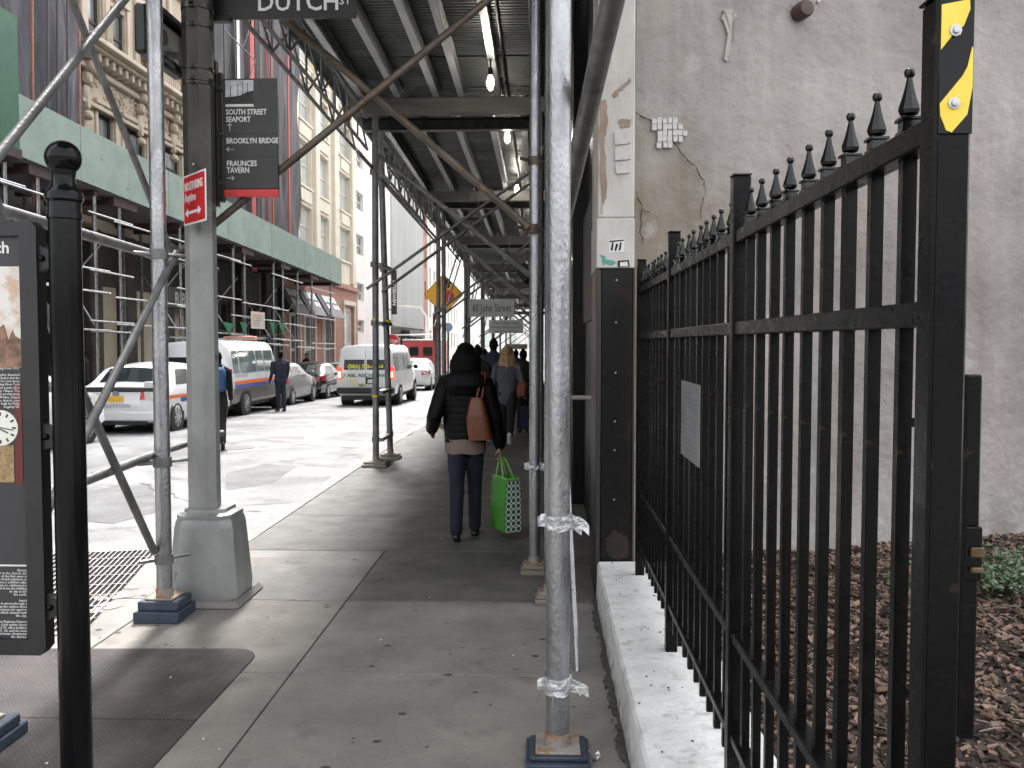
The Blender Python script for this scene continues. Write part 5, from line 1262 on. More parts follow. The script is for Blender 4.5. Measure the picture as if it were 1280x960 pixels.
text('STOP', .34, 'sign_white', stp_, (0, -.016, -.12), FACE_S, align='CENTER', fit=.72, bold=.02)
MB().cyl((0, .03, -c.z + rz(55)), (0, .03, .3), .03, n=8).obj('post', 'galv', stp_)
c0, c1 = at(489, 338, 74), at(496, 393, 74)
vb = thing('vertical_banner', 'narrow black vertical banner with white letters on the far facade', 'banner', ((c0.x + c1.x) / 2, 74, c1.z)); h = c0.z - c1.z; wd = c1.x - c0.x
MB().box(-wd / 2, wd / 2, 0, .15, 0, h).obj('board', 'sign_black', vb)
text('NEWSEUM', wd * .8, 'letter', vb, (wd * .32, -.01, h * .2), (R(90), R(-90), 0), fit=h * .56, bold=.02)
MB().box(-1.4, -wd / 2, .04, .1, h * .9, h * .9 + .06).box(-1.4, -wd / 2, .04, .1, h * .1, h * .1 + .06).obj('bracket', 'steel_dark', vb)
c = at(546, 400, 26)
rs = thing('red_sign', 'tall narrow dull red sign panel beside the amber diamond sign post', 'sign', (c.x - .05, 26, c.z - .7))
MB().box(-.07, .07, 0, .03, .1, .9, .01).obj('panel', 'maroon', rs); MB().cyl((0, .05, -c.z + .7 + rz(26)), (0, .05, 1.1), .03, n=8).obj('post', 'galv', rs)
c = at(560, 409, 24)
bd = thing('round_sign', 'small round pale blue sign by the scaffold leg', 'sign', (c.x, 24, c.z))
M['paleblue'] = mat('pale blue', (.35, .45, .62), .5)
MB().lathe([(.001, -.01), (.125, -.01), (.125, .01), (.001, .01)], n=20, ax='Y').obj('disc', 'paleblue', bd); MB().cyl((0, .03, -c.z + rz(24)), (0, .03, .1), .025, n=8).obj('post', 'galv', bd)
# far street lamp with arm
sl = thing('street_lamp', 'white far street lamp with a curved arm', 'street lamp', (at(533, 430, 62).x, 62, rz(62)))
MB().pipe([(0, 0, 0), (0, 0, 4.6), (-.4, 0, 5.2), (-1.4, 0, 5.3)], .08, 8).obj('pole', 'offwhite', sl); MB().box(-2.0, -1.3, -.12, .12, 5.2, 5.35, .03).obj('lamp_head', 'offwhite', sl); MB().pipe([(-2.2, 0, 3.3), (.9, 0, 3.4)], .05, 6).obj('arm', 'offwhite', sl)
# ================================================================== VEHICLES
def lerp(a, b_, t): return a + (b_ - a) * t
class Car:
    def __init__(s, st): s.st = st
    def at(s, y):
        st = s.st
        if y <= st[0][0]: return st[0]
        for i in range(len(st) - 1):
            if st[i][0] <= y <= st[i + 1][0]:
                t = (y - st[i][0]) / (st[i + 1][0] - st[i][0]); return tuple(lerp(a, b_, t) for a, b_ in zip(st[i], st[i + 1]))
        return st[-1]
    def half(s, y):
        _, zb, zl, zt, wl, wb, wt = s.at(y); d = zt - zl
        return [(0, zb), (wl * .88, zb), (wl, zb + .10), (wb, lerp(zb, zl, .55)), (wb * .975, zl), (lerp(wb * .965, wt, .45), zl + d * .5), (lerp(wb * .965, wt, .88), zl + d * .86), (wt * .86, zl + d * .985), (wt * .45, zt + .012), (0, zt + .022)]
    def xs(s, y, z):
        h = s.half(y)[2:]
        for i in range(len(h) - 1):
            if h[i][1] <= z <= h[i + 1][1]:
                t = (z - h[i][1]) / max(1e-6, h[i + 1][1] - h[i][1]); return lerp(h[i][0], h[i + 1][0], t)
        return h[0][0] if z < h[0][1] else h[-1][0]
    def body(s):
        rings = []
        ys = []
        for i in range(len(s.st) - 1):
            n = max(1, int((s.st[i + 1][0] - s.st[i][0]) / .3)); ys += [lerp(s.st[i][0], s.st[i + 1][0], k / n) for k in range(n)]
        ys.append(s.st[-1][0])
        for y in ys:
            h = s.half(y); rings.append([Vector((x, y, z)) for x, z in h] + [Vector((-x, y, z)) for x, z in h[-2:0:-1]])
        return MB().loft(rings)
    def side(s, sg, yb0, yb1, yt0, yt1, z0, z1, off=.008, n=6, m_=4):
        V = []
        for j in range(m_ + 1):
            t = j / m_; z = lerp(z0, z1, t); ya, yc = lerp(yb0, yt0, t), lerp(yb1, yt1, t)
            for i in range(n + 1):
                y = lerp(ya, yc, i / n); V.append((sg * (s.xs(y, z) + off), y, z))
        return MB().add(V, [(j * (n + 1) + i, j * (n + 1) + i + 1, (j + 1) * (n + 1) + i + 1, (j + 1) * (n + 1) + i) for j in range(m_) for i in range(n)])
    def screen(s, ya, yb, u, off, a0=.08, a1=.88, n=8, m_=5):
        """windscreen following the loft between two stations"""
        V = []
        for j in range(m_ + 1):
            y = lerp(ya, yb, lerp(a0, a1, j / m_)); _, zb, zl, zt, wl, wb, wt = s.at(y); d = zt - zl
            for i in range(n + 1):
                t = -1 + 2 * i / n; x = t * wt * u; z = zt + .022 - .012 * min(1, abs(t) / .5) - max(0, abs(t * u) - .45) * .06
                V.append(Vector((x, y, z)) + Vector((0, -off if yb > ya else off, .6 * abs(off))))
        return MB().add(V, [(j * (n + 1) + i, j * (n + 1) + i + 1, (j + 1) * (n + 1) + i + 1, (j + 1) * (n + 1) + i) for j in range(m_) for i in range(n)])
def wheel_meshes(r, w_):
    ty = MB().lathe([(r * .62, -w_ / 2 + .01), (r * .92, -w_ / 2), (r, -w_ / 2 + .03), (r, w_ / 2 - .03), (r * .92, w_ / 2), (r * .62, w_ / 2 - .01), (r * .60, 0)], n=28, ax='X').mesh('tyre', 'tyre')
    rb_ = MB().lathe([(.02, .030), (.05, .028), (.06, .01), (r * .55, .0), (r * .64, .018), (r * .64, -.02)], n=24, ax='X')
    for k in range(8):
        a = k * math.pi / 4; c, s_ = math.cos(a), math.sin(a); rb_.bar((.012, c * .05, s_ * .05), (.012, c * r * .58, s_ * r * .58), .05, .02, up=(1, 0, 0))
    return ty, rb_.mesh('rim', 'rim')
WH = {}
def wheels(t, car_, ys, r, w_, half):
    if (r, w_) not in WH: WH[r, w_] = wheel_meshes(r, w_)
    ty, rm = WH[r, w_]
    for y in ys:
        for sg in (-1, 1):
            MB().cyl((sg * (half - .30), y, r + .02), (sg * (half + .004), y, r + .02), r * 1.16, n=24).obj('wheel_arch', 'trim', t)
            o = place(ty, 'wheel', t, (sg * (half - w_ / 2 + .012), y, r), (0, 0, 0 if sg > 0 else math.pi)); place(rm, 'rim', o, (w_ / 2 - .012, 0, 0))
def mirror(t, sg, x, y, z, m='trim'): MB().box(sg * x, sg * (x + .05), y - .02, y + .02, z - .02, z + .02).box(sg * (x + .05), sg * (x + .22), y - .05, y + .05, z - .09, z + .09, .03).obj('mirror', m, t)
def sedan(name, label, cat, loc, paint, glass='car_glass', lit=False, group=None, plate='plate_w', hatch=False):
    st = [(-2.28, .42, .84, .90, .70, .74, .60), (-2.22, .28, .96, 1.00, .82, .85, .70), (-1.85, .22, 1.00, 1.05, .89, .90, .74), (-1.02 if not hatch else -1.45, .20, .98, 1.39, .90, .91, .62), (-.25, .20, .96, 1.47, .90, .91, .64), (.35, .20, .95, 1.42, .90, .91, .63), (1.10, .20, .94, 1.02, .90, .90, .72), (1.85, .22, .86, .90, .89, .87, .68), (2.22, .26, .72, .76, .80, .78, .58), (2.30, .36, .60, .62, .68, .66, .45)]
    c = Car(st); t = thing(name, label, cat, loc, group=group)
    c.body().obj('body', paint, t, ang=48)
    c.screen(-1.85, st[3][0], .80, .012, .10, .92).obj('rear_window', glass, t); c.screen(1.10, .35, .80, .012, .08, .92).obj('windscreen', glass, t)
    for sg in (-1, 1):
        c.side(sg, -1.35, -.42, -.95, -.40, 1.02, 1.34).obj('side_window', glass, t); c.side(sg, -.36, .82, -.34, .30, 1.01, 1.34).obj('side_window', glass, t)
        c.side(sg, -.405, -.385, -.405, -.385, .30, .95, .003, 1).obj('door_seam', 'trim', t); c.side(sg, .75, .77, .85, .87, .30, .93, .003, 1).obj('door_seam', 'trim', t)
        c.side(sg, -2.20, -1.80, -2.18, -1.85, .78, .96, .010).obj('tail_lamp', 'tail', t)
        MB().slab((sg * .50, -2.285, .74), (sg * .78, -2.25, .74), (sg * .79, -2.235, .92), (sg * .52, -2.262, .92), .02).obj('tail_lamp', 'tail_on' if lit else 'tail', t)
        c.side(sg, 1.7, 2.15, 1.72, 2.1, .62, .76, .010).obj('headlight', 'glass_pale', t)
        c.side(sg, -.62, -.46, -.62, -.46, .84, .87, .02).obj('door_handle', paint, t); c.side(sg, .3, .46, .3, .46, .83, .86, .02).obj('door_handle', paint, t)
        mirror(t, sg, .88, .78, 1.05, paint)
    MB().box(-.84, .84, -2.31, -2.20, .30, .50, .03).obj('bumper', paint, t); MB().box(-.62, .62, -2.30, -2.2, .22, .30, .01).obj('valance', 'trim', t)
    MB().box(-.16, .16, -2.315, -2.29, .70, .82).obj('plate', plate, t)
    wheels(t, c, (-1.38, 1.38), .32, .21, .90)
    return t, c
# white patrol sedan nearest, seen from behind
t, c = sedan('patrol_car', 'white patrol car with orange and blue stripe and amber plate', 'car', (-8.83, 20.45, rz(20)), 'car_white', plate='plate_y', hatch=True)
for sg in (-1, 1):
    c.side(sg, -2.0, 1.9, -2.0, 1.9, .74, .80, .006, 14).obj('stripe', 'orange', t); c.side(sg, -1.2, 1.9, -1.2, 1.9, .64, .73, .006, 12).obj('stripe', 'bluestripe', t)
MB().box(-.80, .80, -2.30, -2.20, .90, 1.0, .02).obj('rear_panel', 'trim', t)
MB().lathe([(.001, -.01), (.07, -.01), (.07, .01)], (0, -2.29, .86), 14, 'Y').obj('badge', 'bprint', t)
text('SANITATION', .10, 'bprint', t, (-.30, -2.318, .58), FACE_S, fit=.6); MB().box(.58, .80, -2.29, -2.2, .72, 1.12, .02).obj('tail_panel', 'plate_w', t)
# parked white hatchback closer, mostly hidden by the history sign
t, c = sedan('parked_car', 'white car glimpsed between the history panel and its black post', 'car', (-9.2, 14.6, rz(14)), 'car_white')
c.side(1, .2, 1.6, .4, 1.3, .80, .93, .007).obj('decal', 'pennant', t)
# grey sedan ahead of the van
sedan('parked_car', 'grey car parked just ahead of the white van beside the standing man', 'car', (-9.5, 31.75, rz(31.7)), 'car_silver')
t, c = sedan('parked_car', 'black sedan parked in line ahead of the grey car', 'car', (-9.55, 37.0, rz(37)), 'car_black')
sedan('parked_car', 'grey sedan parked in line ahead of the black sedan', 'car', (-9.5, 42.0, rz(42)), 'car_silver', lit=True)
sedan('parked_car', 'pale car parked near the far end of the green shed', 'car', (-9.6, 47.4, rz(47)), 'car_white')
def van(name, label, loc, paint, low, glass, lit=False):
    st = [(-2.74, .50, 1.10, 1.98, .88, .93, .78), (-2.68, .36, 1.14, 2.06, .96, 1.0, .83), (-1.0, .34, 1.14, 2.10, .98, 1.01, .84), (1.05, .34, 1.14, 2.08, .98, 1.01, .83), (1.30, .34, 1.14, 1.96, .98, 1.01, .81), (1.92, .36, 1.12, 1.22, .97, .98, .80), (2.55, .40, .98, 1.04, .93, .92, .72), (2.72, .50, .84, .88, .84, .84, .6)]
    c = Car(st); t = thing(name, label, 'van', loc)
    c.body().obj('body', paint, t, ang=48)
    c.screen(1.92, 1.30, .86, .012, .06, .95).obj('windscreen', glass, t)
    for sg in (-1, 1):
        c.side(sg, -2.62, 2.3, -2.62, 2.3, .44, .805, .004, 20).obj('lower_panel', low, t)
        for (a, b_, a2, b2) in ((-2.50, -2.05, -2.46, -2.05), (-1.95, -.62, -1.95, -.62), (-.50, .10, -.50, .10), (.22, 1.48, .22, 1.16)): c.side(sg, a, b_, a2, b2, 1.22, 1.82, .010).obj('side_window', glass, t)
        for y in (-.56, .16, 1.30): c.side(sg, y - .008, y + .008, y - .008, y + .008, .42, 1.85, .006, 1).obj('door_seam', 'trim', t)
        for y in (-.42, .30): c.side(sg, y, y + .16, y, y + .16, 1.06, 1.10, .025).obj('door_handle', paint, t)
        MB().box(sg * .80, sg * .965, -2.765, -2.60, .92, 1.36, .02).obj('tail_lamp', 'tail_on' if lit else 'tail', t)
        if lit: MB().box(sg * .83, sg * .93, -2.775, -2.76, 1.00, 1.20, .01).obj('tail_lamp_core', 'tail_core', t)
        mirror(t, sg, .97, 1.38, 1.28)
    MB().box(-.97, .97, -2.86, -2.70, .46, .66, .03).obj('bumper', 'trim', t); MB().box(-.8, .8, -2.70, 2.4, .24, .40).obj('underbody', 'trim', t)
    for sg in (-1, 1): MB().slab((sg * .04, -2.752, 1.26), (sg * .74, -2.752, 1.26), (sg * .70, -2.735, 1.82), (sg * .04, -2.735, 1.82), .012 * -sg).obj('rear_window', 'car_glass', t)
    MB().box(-.004, .004, -2.757, -2.70, .68, 1.9).obj('door_seam', 'trim', t)
    wheels(t, c, (-1.62, 1.85), .37, .24, 1.0)
    return t, c
t, c = van('sanitation_van', 'white and tan passenger van with red and blue side stripes', (-9.30, 26.3, rz(26)), 'car_white', 'car_champ', 'car_glass_g')
for sg in (-1, 1):
    c.side(sg, -2.5, 1.6, -2.5, 1.6, .91, 1.0, .008, 20).obj('stripe', 'orange', t); c.side(sg, -2.5, 1.6, -2.5, 1.6, .81, .90, .008, 20).obj('stripe', 'bluestripe', t)
text('SANITATION', .13, 'bprint', t, (1.022, -2.55, 1.10), (R(90), 0, R(90)), fit=1.0)
b = MB()
for y in (-2.2, -1.2, -.2, .7): b.box(-.78, .78, y - .02, y + .02, 2.14, 2.17)
for x in (-.78, .74): b.box(x, x + .04, -2.5, .9, 2.17, 2.21)
b.obj('roof_rack', 'silver', t, smooth=False); MB().box(-.5, .5, .75, .98, 2.12, 2.24, .03).obj('light_bar', 'orange', t)
t, c = van('recycling_van', 'white recycling van with lit tail lamps driving away', (-5.98, 32.6, rz(32)), 'car_white', 'car_white', 'car_glass_g', True)
text('A&L RECYCLING', .16, 'gprint', t, (-.62, -2.765, 1.02), FACE_S, fit=1.34, bold=.02)
text('(201) 7-2-4364', .16, 'yprint', t, (-.60, -2.775, 1.32), FACE_S, fit=1.2, bold=.05)
text('We buy', .11, 'yprint', t, (-.62, -2.768, .88), FACE_S, fit=.34, bold=.02); text('scrap metal', .10, 'yprint', t, (-.46, -2.768, .76), FACE_S, fit=.55, bold=.02)
for k in range(3):
    a0 = R(90 + 120 * k); pts = [(-.76 + .07 * math.cos(a0 + R(d)), -2.77, 1.07 + .07 * math.sin(a0 + R(d))) for d in (0, 35, 70, 95)]; MB().pipe(pts, .012, 5).obj('recycle_mark', 'gprint', t)
MB().box(.0, .44, -2.775, -2.755, .78, 1.0, .01).obj('plate_recess', 'trim', t); MB().box(.07, .35, -2.785, -2.77, .81, .94).obj('plate', 'plate_w', t)
MB().lathe([(.001, -.012), (.09, -.01), (.095, .01)], (-.14, -2.755, .74), 16, 'Y', sq=.5).obj('badge', 'bprint', t)
MB().slab((-.70, -2.770, 1.60), (.70, -2.770, 1.60), (.69, -2.766, 1.66), (-.69, -2.766, 1.66), .01).obj('rear_bar', 'car_white', t)
t, c = sedan('moving_car', 'white car ahead of the recycling van in the roadway', 'car', (-6.75, 47.5, rz(47)), 'car_white')
t.scale = (1.05, 1.0, 1.12)
# red truck
tr = thing('red_truck', 'red box truck far down the street', 'truck', (-8.0, 61, rz(61)))
MB().box(-1.2, 1.2, -3, 2.2, .7, 2.9, .06).obj('box_body', 'car_red', tr); MB().box(-1.22, 1.22, -3.02, 2.22, 2.88, 2.98, .03).obj('roof_edge', 'car_white', tr)
MB().box(-1.1, 1.1, 2.3, 4.0, .6, 2.5, .15).obj('cab', 'car_red', tr); MB().box(-1.0, 1.0, -3.05, -2.9, .45, .65).obj('bumper', 'trim', tr)
for x in (-.75, .15): MB().box(x, x + .6, -3.03, -2.99, 1.9, 2.5, .02).obj('rear_window', 'car_glass', tr)
for x in (-1.1, .9): MB().box(x, x + .2, -3.03, -2.99, .9, 1.2, .02).obj('tail_lamp', 'tail', tr)
wheels(tr, None, (-1.9, 2.9), .42, .26, 1.1)

# ================================================================== PEOPLE
def remesh(b, name, m, vox, parent, smooth_it=3):
    me = b.mesh(name, m); o = bpy.data.objects.new(name, me); COL.objects.link(o)
    r_ = o.modifiers.new('r', 'REMESH'); r_.mode = 'VOXEL'; r_.voxel_size = vox
    if smooth_it:
        s_ = o.modifiers.new('s', 'SMOOTH'); s_.iterations = smooth_it; s_.factor = .5
    bpy.context.view_layer.update()
    me2 = bpy.data.meshes.new_from_object(o.evaluated_get(bpy.context.evaluated_depsgraph_get()))
    bpy.data.objects.remove(o); bpy.data.meshes.remove(me)
    me2.name = name; me2.materials.clear(); me2.materials.append(M[m]); me2.shade_smooth()
    return place(me2, name, parent)
def limb(b, pts, n=12, side=(1, 0, 0)):
    """pts: (point, ra along side, rb across); rounded closed ends"""
    P = [Vector(p[0]) for p in pts]; rings = []; S = Vector(side)
    for i, p in enumerate(P):
        d = (P[min(i + 1, len(P) - 1)] - P[max(i - 1, 0)]).normalized(); a = (S - d * S.dot(d)).normalized(); c = d.cross(a)
        rings.append((p, a, c, d, pts[i][1], pts[i][2]))
    R_ = []
    p, a, c, d, ra, rb = rings[0]
    for f, o in ((.35, .9), (.75, .6)): R_.append([p - d * o * min(ra, rb) + (a * math.cos(2 * math.pi * k / n) * ra + c * math.sin(2 * math.pi * k / n) * rb) * f for k in range(n)])
    for p, a, c, d, ra, rb in rings: R_.append([p + a * math.cos(2 * math.pi * k / n) * ra + c * math.sin(2 * math.pi * k / n) * rb for k in range(n)])
    p, a, c, d, ra, rb = rings[-1]
    for f, o in ((.75, .6), (.35, .9)): R_.append([p + d * o * min(ra, rb) + (a * math.cos(2 * math.pi * k / n) * ra + c * math.sin(2 * math.pi * k / n) * rb) * f for k in range(n)])
    return b.loft(R_)
def hand(b, w_, d, out, s=1., curl=.6):
    """palm and five fingers from wrist w_ along d, palm normal 'out' towards body, curling to 'out'"""
    d = Vector(d).normalized(); o = Vector(out); o = (o - d * o.dot(d)).normalized(); sd = d.cross(o)
    limb(b, [(w_ - d * .02, .024 * s, .020 * s), (w_ + d * .03 * s, .034 * s, .016 * s), (w_ + d * .075 * s, .040 * s, .015 * s)], 10, sd)
    for i, (off, L_) in enumerate(((-.030, .062), (-.010, .072), (.011, .068), (.030, .052))):
        p = w_ + d * .078 * s + sd * off * s; p1 = p + (d * math.cos(curl * .6) + o * math.sin(curl * .6)) * L_ * .5 * s; p2 = p1 + (d * math.cos(curl * 1.7) + o * math.sin(curl * 1.7)) * L_ * .5 * s
        limb(b, [(p - d * .015, .0092 * s, .0092 * s), (p1, .0088 * s, .0088 * s), (p2, .0075 * s, .0075 * s)], 8, sd)
    p = w_ + d * .028 * s - sd * .028 * s; limb(b, [(p, .012 * s, .012 * s), (p + (d * .6 - sd * .7 + o * .35).normalized() * .035 * s, .0105 * s, .0105 * s), (p + (d * .8 - sd * .7 + o * .7).normalized() * .062 * s, .0085 * s, .0085 * s)], 8, o)
def person(label, loc, rotz, H=1.7, legs=((18, 5), (-16, 28)), arms=((-14, 12, 6), (14, 12, 6)), top='blackcloth', bot='blackcloth', shoe='shoe', hair='hair_b', skin='skin', build=1., long_hair=False, jacket_len=.0, vox=.014, group=None, head_turn=0., lean=0., puffer=False, coat=None, cap=None):
    """legs: (thigh forward deg, knee bend deg) left,right; arms: (swing deg, elbow bend deg, spread deg) left,right"""
    k = H / 1.70; t = thing('person', label, 'person', loc, (0, 0, rotz), group)
    V = Vector; hipz = .90
    def leg_pts(sg, th, kn):
        a = R(th); h = V((sg * .076, 0, hipz)); kne = h + V((0, math.sin(a), -math.cos(a))) * .42; a2 = R(th - kn); ank = kne + V((0, math.sin(a2), -math.cos(a2))) * .41; return h, kne, ank, a2
    lp_ = [leg_pts(-1, *legs[0]), leg_pts(1, *legs[1])]
    low = min(p[2].z - .075 for p in lp_); dz = -low
    def W(v): return (V(v) + V((0, 0, dz))) * k
    ln = math.tan(R(lean))
    def T(x, y, z): return W((x, y + (z - hipz) * ln, z))
    def arm_pts(sg, sw, el, sp):
        s_ = V((sg * .175 * build, (1.36 - hipz) * ln, 1.36)); a = R(sw); q = R(sp)
        d = V((sg * math.sin(q), math.sin(a) * math.cos(q), -math.cos(a) * math.cos(q))); e_ = s_ + d * .285; a2 = R(sw + el); d2 = V((sg * math.sin(q) * .6, math.sin(a2), -math.cos(a2))).normalized(); return s_, e_, e_ + d2 * .25, d2
    ap = [arm_pts(-1, *arms[0]), arm_pts(1, *arms[1])]
    # body
    b = MB()
    limb(b, [(T(0, 0, .86), .15, .10), (T(0, 0, 1.05), .125, .09), (T(0, .0, 1.25), .15, .10), (T(0, 0, 1.40), .13, .07)], 14)
    limb(b, [(T(0, -.005, 1.38), .055, .055), (T(0, .012, 1.50), .048, .052)], 10)
    hc = T(0, .022, 1.605)
    limb(b, [(hc + V((0, .03, -.075)) * k, .045 * k, .05 * k), (hc + V((0, .018, -.03)) * k, .066 * k, .080 * k), (hc, .075 * k, .095 * k), (hc + V((0, -.008, .05)) * k, .070 * k, .088 * k), (hc + V((0, -.01, .085)) * k, .045 * k, .06 * k)], 14)
    b.sphere(hc + V((0, .100, -.018)) * k, .016 * k, 8, 6, (.8, 1.2, 1.6))
    for sg in (-1, 1): b.sphere(hc + V((sg * .078, -.005, -.01)) * k, .024 * k, 8, 6, (.4, .8, 1.2))
    for (h, kn, an, a2) in lp_: limb(b, [(W(h), .075, .08), (W(kn), .05, .055), (W(an), .035, .04)], 10)
    for sg, (s_, e_, wr, d2) in zip((-1, 1), ap):
        limb(b, [(W(s_), .045, .045), (W(e_), .036, .036), (W(wr), .024, .022)], 10); hand(b, W(wr), d2, (-sg, .25, 0), k)
    body = remesh(b, 'body', skin, vox * .62, t, 2)
    for sg in (-1, 1):
        MB().sphere(hc + V((sg * .030, .089, .008)) * k, .011 * k, 8, 6).obj('eye', 'eye', body)
    MB().sphere(hc + V((0, .088, -.055)) * k, .017 * k, 8, 5, (1.3, .5, .4)).obj('mouth', 'lip', body)
    # trousers
    b = MB(); limb(b, [(T(0, 0, .84), .145, .115), (T(0, 0, .98), .150, .110)], 14)
    for (h, kn, an, a2) in lp_: limb(b, [(W(h) + V((0, 0, .02)), .092, .105), (W(h).lerp(W(kn), .5), .084, .092), (W(kn), .066, .070), (W(kn).lerp(W(an), .5), .060, .066), (W(an) + V((0, 0, .01)), .056, .062)], 12)
    remesh(b, 'trousers', bot, vox, t)
    for (h, kn, an, a2) in lp_:
        f = V((0, math.cos(a2), math.sin(a2))); u = V((0, -math.sin(a2), math.cos(a2))); an_ = W(an)
        b = MB(); limb(b, [(an_ - f * .05 * k - u * .045 * k, .035 * k, .036 * k), (an_ + f * .05 * k - u * .045 * k, .040 * k, .034 * k), (an_ + f * .14 * k - u * .055 * k, .038 * k, .024 * k)], 10); limb(b, [(an_ - u * .04 * k, .038 * k, .042 * k), (an_ + u * .015, .036 * k, .040 * k)], 10)
        remesh(b, 'shoe', shoe, .010, t, 1)
    # jacket
    b = MB(); B = build; zl = .82 - jacket_len
    if puffer:
        pts = []
        for i in range(31):
            z = zl + (1.40 - zl) * i / 30; u = i / 30; w0 = lerp(.168, .160, u) + .018 * math.sin(u * 3.14) if u < .8 else lerp(.172, .12, (u - .8) / .2)
            r_ = .0045 * abs(math.sin(u * math.pi * 10)); pts.append((T(0, -.01, z), (w0 + r_) * B, (.125 + r_ - .03 * max(0, u - .75)) * B))
        limb(b, pts, 20)
    else: limb(b, [(T(0, 0, zl), .163 * B, .122 * B), (T(0, 0, 1.02), .152 * B, .115 * B), (T(0, 0, 1.22), .172 * B, .118 * B), (T(0, 0, 1.34), .175 * B, .105 * B), (T(0, 0, 1.42), .10 * B, .075 * B)], 16)
    for sg, (s_, e_, wr, d2) in zip((-1, 1), ap):
        e = .012 if puffer else 0
        if puffer:
            P = []
            for i in range(17):
                u = i / 16; p = W(s_).lerp(W(e_), u * 2) if u < .5 else W(e_).lerp(W(wr), u * 2 - 1); r_ = lerp(.078, .052, u) + .004 * abs(math.sin(u * math.pi * 6)); P.append((p, r_, r_))
            limb(b, P, 14)
        else: limb(b, [(W(s_), .068 * B, .070 * B), (W(s_).lerp(W(e_), .5), .062 * B, .064 * B), (W(e_), .054, .056), (W(wr) - d2 * .02, .042, .042)], 12)
    limb(b, [(T(0, 0, 1.38), .105, .075), (T(0, .0, 1.45), .078, .072), (T(0, .006, 1.50), .064, .066)], 12)
    for sg in (-1, 1): limb(b, [(T(sg * .04, 0, 1.455), .05, .05), (T(sg * .15 * B, 0, 1.385), .055, .055)], 10, (0, 1, 0))
    jk = remesh(b, 'jacket', top, vox * .8, t, 1 if puffer else 3)
    # hair
    b = MB()
    limb(b, [(hc + V((0, -.034, -.085)) * k, .060 * k, .055 * k), (hc + V((0, -.030, -.045)) * k, .072 * k, .072 * k), (hc + V((0, -.020, .02)) * k, .084 * k, .100 * k), (hc + V((0, -.012, .07)) * k, .075 * k, .090 * k), (hc + V((0, -.012, .098)) * k, .045 * k, .055 * k)], 14)
    if long_hair:
        q = random.Random(len(label))
        for i in range(16):
            x = lerp(-.085, .085, i / 15); y0_ = -.055 + .05 * abs(x) / .085
            limb(b, [(hc + V((x * .9, y0_, .04)) * k, .024, .024), (hc + V((x * 1.25, y0_ - .035, -.10)) * k, .026, .026), (hc + V((x * 1.45 + q.uniform(-.015, .015), y0_ - .055, -.22)) * k, .023, .022), (hc + V((x * 1.3 + q.uniform(-.03, .03), y0_ - .05, -.30 - q.uniform(0, .08))) * k, .011, .010)], 8)
    remesh(b, 'hair', hair, vox * .8, t, 1)
    if cap: MB().lathe([(.09 * k, -.02), (.096 * k, .03), (.08 * k, .08), (.03 * k, .105), (.001, .11)], hc + V((0, -.005, .03)) * k, 16).box(-.06, .06, .07, .15, .0, .015).obj('cap', cap, t) if False else MB().lathe([(.094 * k, .0), (.100 * k, .04), (.085 * k, .085), (.035 * k, .115), (.001, .12)], hc + V((0, -.008, .02)) * k, 16).obj('cap', cap, t)
    return t, dict(W=W, T=T, hc=hc, ap=ap, k=k, lp=lp_)
# --- the woman with the tote
wl_ = gp(584, 668); wpos = Vector((wl_.x, 7.75, 0)); wrot = R(2)
t, I = person('woman in a black quilted jacket with a tan leather bag over her shoulder', wpos, wrot, 1.66, legs=((-9, 6), (12, 8)), arms=((-22, 78, 17), (-2, 6, 16)), top='puffer', bot='denim', hair='hair_b', build=1.05, vox=.0125, puffer=True, jacket_len=-.03)
k = I['k']; T = I['T']; hc = I['hc']
b = MB()        # hood lying on the shoulders and loose black hair
limb(b, [(T(-.17, -.02, 1.40), .06, .055), (T(-.08, -.085, 1.42), .085, .06), (T(.08, -.085, 1.42), .085, .06), (T(.17, -.02, 1.40), .06, .055)], 14, (0, 0, 1))
limb(b, [(T(0, -.10, 1.30), .14, .05), (T(0, -.115, 1.38), .185, .075), (T(0, -.09, 1.45), .165, .07)], 16); limb(b, [(T(-.19, 0, 1.40), .06, .07), (T(0, .02, 1.44), .06, .10), (T(.19, 0, 1.40), .06, .07)], 14, (0, 0, 1))
remesh(b, 'hood', 'puffer', .011, t, 2)
b = MB(); q = random.Random(3)
limb(b, [(hc + Vector((0, -.06, -.20)), .085, .05), (hc + Vector((0, -.05, -.13)), .125, .085), (hc + Vector((0, -.032, -.05)), .132, .108), (hc + Vector((0, -.018, .025)), .116, .114), (hc + Vector((0, -.012, .065)), .088, .09)], 16)
for i in range(34):
    a = q.uniform(0, 6.3); z_ = q.uniform(-.15, .03); w_ = .118; x_, y_ = math.cos(a) * w_, -.035 + math.sin(a) * .08; L_ = q.uniform(.05, .11)
    limb(b, [(hc + Vector((x_, y_, z_)), .018, .018), (hc + Vector((x_ * 1.03, y_, z_ - L_ * .5)), .020, .020), (hc + Vector((x_ * 1.02, y_, z_ - L_)), .009, .009)], 8)
remesh(b, 'loose_hair', 'hair_b', .010, t, 2)
b = MB(); b.loft([[T(math.cos(2 * math.pi * j / 28) * .176 * s2, -.01 + math.sin(2 * math.pi * j / 28) * .134 * s2 + 0, z2 + .006 * math.sin(j * 1.3)) for j in range(28)] for s2, z2 in ((.9, .775), (1.03, .772), (1.05, .80), (1.04, .90))]).obj('shirt_hem', 'beigecloth', t)
